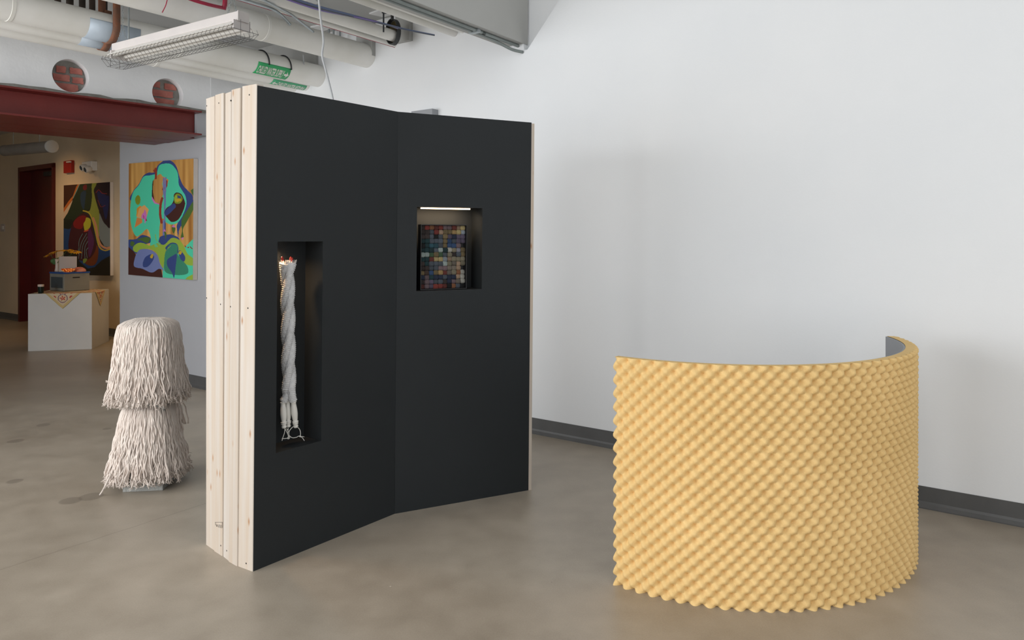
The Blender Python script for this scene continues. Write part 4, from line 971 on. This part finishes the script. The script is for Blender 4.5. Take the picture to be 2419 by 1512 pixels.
# ------------------------------------------------------------------ pipes under the ceiling
def pipe(s, z, r, t0, t1, name, label, cat='pipe', m='pipe', group=None, bands=(), parent=None):
    mb = MB(); mb.lathe([(r, 0), (r, (t1-t0)*.33), (r, (t1-t0)*.66), (r, t1-t0)], ab(s, t0, z), 40, B3)
    return mb.build(name, M[m], parent, smooth='auto', label=label, cat=cat, group=group)
def pipe_thing(s, z, r, t0, t1, label, joints, m='pipe', group=None):
    t = thing('insulated_pipe', label, 'pipe', ab(s, (t0+t1)/2, z-r), group)
    pipe(s, z, r, t0, t1, 'jacket', None, None, m, parent=t)
    for tj in joints: MB().lathe([(r, -.012), (r+.0025, -.01), (r+.0025, .01), (r, .012)], ab(s, tj, z), 40, B3, cap=False).build('seam_band', M[m], t, smooth='auto')
    return t
pe = on_t(752, 180, TR); S_SUP = st(pe)[0]+.0; Z_SUP = 2.80+(pe[2]-2.80)*0
pu = on_t(868, 133, TR); S_UP = st(pu)[0]
def tu(u, s):   # t where line at s crosses column u
    k = (u-CX)/F; a = s*A; # a + tB : x = k*y
    return float((k*a[1]-a[0])/(B[0]-k*B[1]))
G = 'white insulated pipes below the ceiling'
Z_UP = pu[2]
supply = pipe_thing(S_SUP, pe[2], .098, -2, TR, 'lagged white pipe carrying the CHILLED WATER SUPPLY label', (tu(20, S_SUP), tu(420, S_SUP)), group=G)
ZS = pe[2]
S_RET, Z_RET, R_RET = 5.55, 2.905, .09
S_RET, Z_RET, R_RET = S_SUP+.175, 2.822, .065
ret = pipe_thing(S_RET, Z_RET, R_RET, -2, TR, 'white pipe behind and below, carrying the CHILLED WATER RETURN label', (tu(300, S_RET),), group=G)
pipe_thing(S_SUP+.37, 2.835, .08, -2, TR, 'white pipe nearest the beam wall, running just above the round brick openings', (tu(350, S_RET+.3),), group=G)
pipe_thing(S_UP, Z_UP, .098, -2, TR, 'big stained white pipe ending at the long wall above the black partition', (tu(620, S_UP),), group=G)
P_ = on_t(952, 92, TR-.1); s_ = st(P_)[0]; pipe_thing(s_, P_[2], .045, -2, TR-.21, 'slim white pipe ending at the dark ring hanger', (), group=G)
S_A, Z_A = s_, P_[2]
P_ = on_t(932, 106, TR); s_ = st(P_)[0]; t = pipe_thing(s_, P_[2], .022, -2, TR, 'thinnest white pipe with a faint red line, beside the ring hanger', (), group=G)
MB().box(ab(s_-.005, -2, P_[2]-.024)+0, A3*.004, B3*(TR+2), Z3*.003).build('red_stripe', M['redpipe'], t)
P_ = on_t(1074, 78, TR); pipe_thing(st(P_)[0], P_[2], .03, -2, TR, 'left one of two slim white pipes beside the white joist', (), group=G)
P_ = on_t(1093, 71, TR); pipe_thing(st(P_)[0], P_[2], .024, -2, TR, 'right one of two slim white pipes, nearest the white joist', (), group=G)
# ring hanger
c = ab(S_A, TR-.22, Z_A)
t = thing('ring_hanger', 'dark ring hanger on a rod holding the slim white pipe by the wall', 'pipe hanger', c-Z3*.06)
mb = MB(); V = []; n = 32
for a in np.arange(n)*2*np.pi/n:
    d = math.cos(a)*A3*.062+math.sin(a)*Z3*.095; V += [c+d-B3*.012+Z3*.03, c+d+B3*.03+Z3*.03, c+d*1.08+B3*.03+Z3*.03, c+d*1.08-B3*.012+Z3*.03]
mb.add(V, [(4*i+j, 4*i+(j+1) % 4, (4*((i+1) % n))+(j+1) % 4, (4*((i+1) % n))+j) for i in range(n) for j in range(4)]).build('ring', M['darksteel'], t, smooth='auto')
MB().add([c+B3*.02+math.cos(a)*A3*.06+math.sin(a)*Z3*.09+Z3*.03 for a in np.arange(24)*math.pi/12]+[c+B3*.026+math.cos(a)*A3*.06+math.sin(a)*Z3*.09+Z3*.03 for a in np.arange(24)*math.pi/12], [tuple(range(24)), tuple(range(24, 48))[::-1]]+[(i, (i+1) % 24, 24+(i+1) % 24, 24+i) for i in range(24)]).build('backing_disc', M['bronze'], t)
MB().tube([c+Z3*.12, c+Z3*.25], .012, 8).build('rod', M['darksteel'], t)
# spring hanger nearby
q = on_t(906, 30, TR-.6)
t = thing('rod_hanger', 'short black rod hanger between the pipe bundle and the ceiling slab', 'pipe hanger', q-Z3*.12)
MB().tube([q-Z3*.14, q+Z3*.2], .006, 8).build('rod', M['cable_black'], t); MB().box(q+Z3*.0-A3*.012, A3*.03, B3*.03, Z3*.05).build('clamp', M['cable_black'], t)
MB().box(q+Z3*.01+A3*-.035, A3*.012, B3*.02, Z3*.03).build('lever', M['cable_black'], t)

# green labels with lettering wrapped on the pipe
def wrap(s, z, r, t, phi): return ab(s, t, z)+r*(-A3*math.cos(phi)+Z3*math.sin(phi))
def pipe_label(s, z, r, u0, u1, p0, p1, text, name, label, m, arrow):
    t0, t1 = tu(u0, s), tu(u1, s); n = 14; V = []; k = 6
    for i in range(n+1):
        ph = math.radians(p0+(p1-p0)*i/n)
        for j in range(k+1): V.append(wrap(s, z, r+.0015, t0+(t1-t0)*j/k, ph))
    root = MB().add(V, [(i*(k+1)+j, i*(k+1)+j+1, (i+1)*(k+1)+j+1, (i+1)*(k+1)+j) for i in range(n) for j in range(k)]).build(name, M[m], label=label, cat='label', smooth=True)
    sd = root.modifiers.new('t', 'SOLIDIFY'); sd.thickness = .0008; sd.offset = 1
    cu = bpy.data.curves.new('lettering', 'FONT'); cu.body = text; cu.size = 1; cu.resolution_u = 3; cu.offset = .022; to = bpy.data.objects.new('tmp', cu); COL.objects.link(to)
    dg = bpy.context.evaluated_depsgraph_get(); me = bpy.data.meshes.new_from_object(to.evaluated_get(dg)); bpy.data.objects.remove(to)
    bm = bmesh.new(); bm.from_mesh(me)
    for yy in np.linspace(-.02, .76, 13): bmesh.ops.bisect_plane(bm, geom=bm.verts[:]+bm.edges[:]+bm.faces[:], plane_co=(0, yy, 0), plane_no=(0, 1, 0))
    bm.to_mesh(me); bm.free()
    co = np.array([v.co[:] for v in me.vertices]); Fc = [tuple(p.vertices) for p in me.polygons]
    w_, hmax = co[:, 0].max(), .72
    L_ = (t1-t0); ar = .13
    lo, hi = (.04, .96-ar) if arrow > 0 else (.04+ar, .96)
    hh = (r*math.radians(abs(p1-p0)))*.58; cp = math.radians((p0+p1)/2)
    V = [wrap(s, z, r+.0032, t0+L_*(lo+(hi-lo)*x/w_), cp+((y/hmax)-.5)*hh/r) for x, y, _ in co]
    MB().add(V, Fc).build('lettering', M['white'], root)
    a0_ = .97-ar if arrow > 0 else .03+ar; a1_ = .98 if arrow > 0 else .02
    V = []; Fc = []; am = a0_+(a1_-a0_)*.5
    for (xa, ya), (xb, yb) in (((a0_, .13), (am, .13)), ((am, .42), (a1_, .0))):
        b_ = len(V)
        for q in range(9):
            f = q/8*2-1; V += [wrap(s, z, r+.0032, t0+L_*xa, cp+f*ya*hh/r), wrap(s, z, r+.0032, t0+L_*xb, cp+f*yb*hh/r)]
        Fc += [(b_+2*q, b_+2*q+1, b_+2*q+3, b_+2*q+2) for q in range(8)]
    MB().add(V, Fc).build('arrow', M['white'], root)
    return root
pipe_label(S_SUP, ZS, .098, 594, 671, -10, -84, 'CHILLED WATER SUPPLY', 'pipe_label', 'bright green pipe label reading CHILLED WATER SUPPLY with a right arrow', 'green', 1)
pipe_label(S_RET, Z_RET, R_RET, 637, 716, -30, -106, 'CHILLED WATER RETURN', 'pipe_label', 'paler green pipe label reading CHILLED WATER RETURN, below the brighter one', 'green2', -1)
# black cable ties over the supply pipe
for i, (u, lb) in enumerate(((619, 'left black cable loop over the pipe at the green supply label'), (671, 'right black cable loop over the pipe at the green supply label'))):
    t_ = tu(u, S_SUP); MB().tube([wrap(S_SUP, ZS, .105, t_-.03*(a-(-15))/130, math.radians(a)) for a in range(-15, 130, 6)], .0055, 8).build('cable_loop', M['cable_black'], smooth=True, label=lb, cat='cable', group='black cable loops on the supply pipe')

# metal shield with rusty strap hanger on supply pipe
ts = tu(258, S_SUP)
t = thing('strap_hanger', 'long rusty strap hanger wrapping the supply pipe over a pale metal shield', 'pipe hanger', ab(S_SUP, ts, ZS-.1))
V = []; n = 20
for i in range(n+1):
    ph = math.radians(10-i*(110/n)); V += [wrap(S_SUP, ZS, .1015, ts-.17, ph), wrap(S_SUP, ZS, .1015, ts+.17, ph)]
o = MB().add(V, [(2*i, 2*i+1, 2*i+3, 2*i+2) for i in range(n)]).build('shield', M['shield'], t, smooth=True); o.modifiers.new('t', 'SOLIDIFY').thickness = .001
def strap(s, z, r, tc, w_, top, mt, parent, nm='strap'):
    V = []; pts = [(math.radians(a)) for a in np.linspace(0, -180, 24)]
    P_ = [wrap(s, z, r, tc, 0)+Z3*(top)] + [wrap(s, z, r, tc, a) for a in pts] + [wrap(s, z, r, tc, -math.pi)+Z3*(top)]
    for q in P_: V += [q-B3*w_/2, q+B3*w_/2]
    o = MB().add(V, [(2*i, 2*i+1, 2*i+3, 2*i+2) for i in range(len(P_)-1)]).build(nm, mt, parent, smooth='auto'); sd = o.modifiers.new('t', 'SOLIDIFY'); sd.thickness = .004; sd.offset = 1; return o
strap(S_SUP, ZS, .104, ts, .05, zc-ZS, M['rust'], t)
t2_ = tu(237, S_RET)
t = thing('strap_hanger', 'narrow rusty band over a pale shield on the return pipe, under the long strap', 'pipe hanger', ab(S_RET, t2_, Z_RET-.1))
V = []
for i in range(n+1):
    ph = math.radians(10-i*(120/n)); V += [wrap(S_RET, Z_RET, R_RET+.003, t2_-.15, ph), wrap(S_RET, Z_RET, R_RET+.003, t2_+.15, ph)]
o = MB().add(V, [(2*i, 2*i+1, 2*i+3, 2*i+2) for i in range(n)]).build('shield', M['shield'], t, smooth=True); o.modifiers.new('t', 'SOLIDIFY').thickness = .001
strap(S_RET, Z_RET, R_RET+.007, t2_+.02, .05, .2, M['rust'], t)
# more brown strap hangers above, over the pipe behind
for i, (u, lb) in enumerate(((150, 'brown strap hanger farthest left at the top edge'), (180, 'second brown strap hanger from the left at the top edge'), (232, 'short brown strap hanger beside the long rusty strap'))):
    s_, z_, r_ = S_SUP+.5, 3.06, .09; t_ = tu(u, s_)
    t = thing('strap_hanger', lb, 'pipe hanger', ab(s_, t_, z_-.1), 'brown strap hangers at the pipes')
    strap(s_, z_, .094, t_, .045, .17, M['brownband'], t)
# threaded rod
q = CAMP+ray(304, 92)*5.0
MB().tube([q, q+Z3*(zc-q[2])], .006, 8).build('threaded_rod', M['steel'], label='thin threaded steel rod hanging left of the caged light', cat='rod')
# white pipe end cover at the top left
q = on_plane(326, 8, ab(S_UP, 0), A3); ta = tu(322, S_UP-.12)
pipe_thing(S_UP+.3, 3.12, .07, -2, tu(312, S_UP+.3), 'short white capped pipe crossing the top left corner of the picture', (), group=G)

# red sprinkler pipe
def px(u, v, Y): return CAMP+ray(u, v)*Y
Yr = 4.6
pth = spline([px(380, -35, 4.2), px(440, -6, 4.4), px(490, 10, 4.5), px(528, 19, 4.6)], 24)
t = thing('sprinkler_pipe', 'dark pink-red sprinkler pipe with an elbow at the top edge', 'pipe', pth[-1])
MB().tube(pth, .011, 12).build('tube', M['redpipe'], t, smooth=True)
MB().tube([px(528, 22, 4.6), px(531, 12, 4.6), px(532, -8, 4.6)], .015, 12).build('elbow', M['redpipe'], t, smooth=True)
MB().tube(spline([px(395, 0, 4.3), px(391, 14, 4.3), px(383, 30, 4.3)], 10), .003, 6).build('wire_tail', M['redpipe'], t)
# galvanised conduits
t = MB().tube(spline([px(545, -8, 4.4), px(590, 4, 4.6), px(640, 20, 4.9), px(662, 34, 5.0), px(685, 58, 5.1)], 40), .011, 10).build('conduit', M['steel'], smooth=True, label='left galvanised conduit with a bend, above the big stained pipe', cat='conduit', group='galvanised conduits')
t = MB().tube(spline([px(600, -12, 4.5), px(680, 30, 5.0), px(700, 44, 5.15), px(740, 75, 5.4)], 40), .009, 10).build('conduit', M['steel'], smooth=True, label='right galvanised conduit dropping behind the big stained pipe', cat='conduit', group='galvanised conduits')
# joist conduits
for i, (ds, lb) in enumerate(((.05, 'upper grey conduit clipped under the white joist'), (.085, 'lower grey conduit clipped under the white joist'))):
    s_ = j3s+ds; zz_ = zj-.011
    pts = [ab(s_, -1, zz_), ab(s_, 1.5, zz_), ab(s_, TR-.62, zz_), ab(s_, TR-.42, zz_)]+([ab(s_-.01, TR-.25, zz_-.012), ab(s_-.045, TR-.1, zz_-.045), ab(s_-.075, TR-.005, zz_-.05)] if i else [ab(s_, TR-.2, zz_), ab(s_, TR-.005, zz_)])
    MB().tube(spline(pts, 60), .011, 10).build('conduit', M['cond'], smooth=True, label=lb, cat='conduit', group='grey conduits under the joist')
for k_, t_ in enumerate((TR-.5, TR-1.7)):
    MB().box(ab(j3s+.03, t_, zj-.026), A3*.08, B3*.03, Z3*.026).build('conduit_clip', M['steel'], label=('small steel clip on the joist conduits near the wall', 'small steel clip on the joist conduits near the top edge')[k_], cat='clip')
# cable bundle
rgc = random.Random(5)
for i, (mk, lb) in enumerate((('cable_blue', 'blue cable in the bundle crossing the pipes'), ('cable_slate', 'dark grey cable in the bundle crossing the pipes'), ('cable_purple', 'purple cable sagging lowest in the bundle'), ('cable_blue', 'slate blue cable on top of the bundle crossing the pipes'))):
    o_ = i*.010; dv = (0, 2, 5, -2)[i]
    pts = [px(655, -14+dv, 4.3), px(745, 15+dv*1.2, 4.55), px(830, 37+dv, 4.85), px(905, 56+dv*.4, 5.1), px(960, 70+dv*.3, 5.3), px(1026, 83+dv*.2, 5.52)]
    if i == 2: pts = pts[:2]+[px(805, 34, 4.8), px(850, 42, 4.9), px(903, 55, 5.1), px(940, 67, 5.25)]
    MB().tube(spline(pts, 60), .0055, 8).build('cable', M[mk], smooth=True, label=lb, cat='cable', group='cable bundle below the ceiling')
# grey power cable dropping behind the partition
pts = [px(751, -25, 3.9), px(757, 40, 3.95), px(764, 95, 4.0), px(761, 130, 4.0), px(768, 160, 4.02), px(777, 195, 4.05), px(787, 240, 4.08), px(792, 300, 4.1)]
MB().tube(spline(pts, 60), .0058, 10).build('power_cable', M['cable_grey'], smooth=True, label='pale grey power cable hanging from the ceiling down behind the black partition', cat='cable')
# pale rod above the partition, grey box on wall behind it
wbox(986, 259.5, 1035, 330, TR, .07).build('wall_box', M['grey_sheet'], label='pale grey box on the long wall peeking over the black partition', cat='box')
q = px(717, 160, 6.0); MB().tube([px(716, 130, 6.3), px(718, 156, 6.3)], .006, 8).build('hanger_rod', M['cable_grey'], label='short pale rod standing on the supply pipe near its end', cat='rod')

# white plates on the ceiling near the wall and three short hanger bars
for lb, q in (('white ceiling plate nearest the black rod hanger', [(872, 33.5), (899, 24), (932, 33.5), (906, 41)]), ('white ceiling plate behind the pipes above the three short bars', [(733, 65), (761.6, 59.5), (787.6, 67), (754, 76)]), ('white ceiling plate at the top edge beside the grey cable', [(712, 4), (741, -4), (752, 8), (728, 16)])):
    P_ = [fl(u, v, zc-.012) for u, v in q]; MB().hexa(P_+[p+Z3*.012 for p in P_]).build('ceiling_plate', M['header'], label=lb, cat='plate', group='white plates on the ceiling')
for u, lb in ((776, 'left short grey bar hanging behind the big stained pipe'), (787, 'middle short grey bar hanging behind the big stained pipe'), (802, 'right short grey bar hanging behind the big stained pipe')):
    q = on_t(u, 100, TR-.1); MB().box(q-A3*.008, A3*.016, B3*.01, Z3*(zc-q[2])).build('hanger_bar', M['steel'], label=lb, cat='bar', group='short bars hanging behind the stained pipe')

# ------------------------------------------------------------------ caged strip light
zt_ = 2.665
e0 = fl(276, 106, zt_); e1_ = fl(574, 29, zt_); ax = unit(e1_-e0); Ln = np.linalg.norm(e1_-e0); sd_ = np.array([ax[1], -ax[0], 0])
print('fixture len', Ln)
lt = thing('strip_light', 'fluorescent strip light in a wire guard hanging on chains below the pipes', 'light', (e0+e1_)/2-Z3*.15)
MB().box(e0-sd_*.035-Z3*.05, ax*Ln, sd_*.07, Z3*.05).build('housing', M['fixture'], lt, bevel=.003)
MB().box(e1_-sd_*.037-Z3*.055, ax*.006, sd_*.074, Z3*.056).build('end_plate', M['fixture'], lt)
V = []
for q in (e0+ax*.01, e1_-ax*.01): V += [q-sd_*.075-Z3*.085, q-sd_*.03-Z3*.05, q+sd_*.03-Z3*.05, q+sd_*.075-Z3*.085]
o = MB().add(V, [(0, 1, 5, 4), (1, 2, 6, 5), (2, 3, 7, 6)]).build('reflector', M['white'], lt); o.modifiers.new('t', 'SOLIDIFY').thickness = .0015
for x in (-.035, .035):
    MB().tube([e0+ax*.03+sd_*x-Z3*.075, e1_-ax*.03+sd_*x-Z3*.075], .013, 14).build('lamp_tube', M['white'], lt, smooth='auto')
for q in (e0+ax*.02, e1_-ax*.02): MB().box(q-sd_*.055-Z3*.1, ax*.012, sd_*.11, Z3*.05).build('lamp_holder', M['fixture'], lt)
gd = MB(); prof = [(-.078, -.085), (-.09, -.108), (-.052, -.150), (.052, -.150), (.09, -.108), (.078, -.085)]
for x, z in prof[1:-1]+[(0, -.150)]: gd.tube([e0-ax*.02+sd_*x+Z3*z, e1_+ax*.02+sd_*x+Z3*z], .0011, 5)
nw = 34
for i in range(nw+1):
    q = e0+ax*(-.018+(Ln+.036)*i/nw)
    for (x0, z0_), (x1, z1_) in zip(prof[:-1], prof[1:]): gd.tube([q+sd_*x0+Z3*z0_, q+sd_*x1+Z3*z1_], .001, 5)
for q in (e0-ax*.02, e1_+ax*.02):
    gd.tube([q-sd_*.09-Z3*.108, q+sd_*.09-Z3*.108], .0014, 5); gd.tube([q-sd_*.03-Z3*.05, q-sd_*.03-Z3*.150], .0014, 5); gd.tube([q+sd_*.03-Z3*.05, q+sd_*.03-Z3*.150], .0014, 5)
gd.build('wire_guard', M['wire'], lt)
for q, hgt in ((e0+ax*.07, .35), (e1_-ax*.09, .3)):
    ch = MB(); z = 0; k = 0
    for side in (-1, 1):
        k = 0; z = 0
        while z < .10:
            c = q+sd_*side*(.03*(1-z/.10))+Z3*(z+.0)
            dirx = sd_ if k % 2 else ax
            ch.tube([c+dirx*.005*math.cos(a)+Z3*(.010+.010*math.sin(a)) for a in np.linspace(0, 2*math.pi, 11)], .0012, 4, cap=False); z += .016; k += 1
    z = .10
    while z < .10+hgt+.3:
        c = q+Z3*z; dirx = sd_ if k % 2 else ax
        ch.tube([c+dirx*.005*math.cos(a)+Z3*(.010+.010*math.sin(a)) for a in np.linspace(0, 2*math.pi, 11)], .0012, 4, cap=False); z += .016; k += 1
    ch.build('chain', M['steel'], lt)
print('TOTAL objects', len(bpy.data.objects))
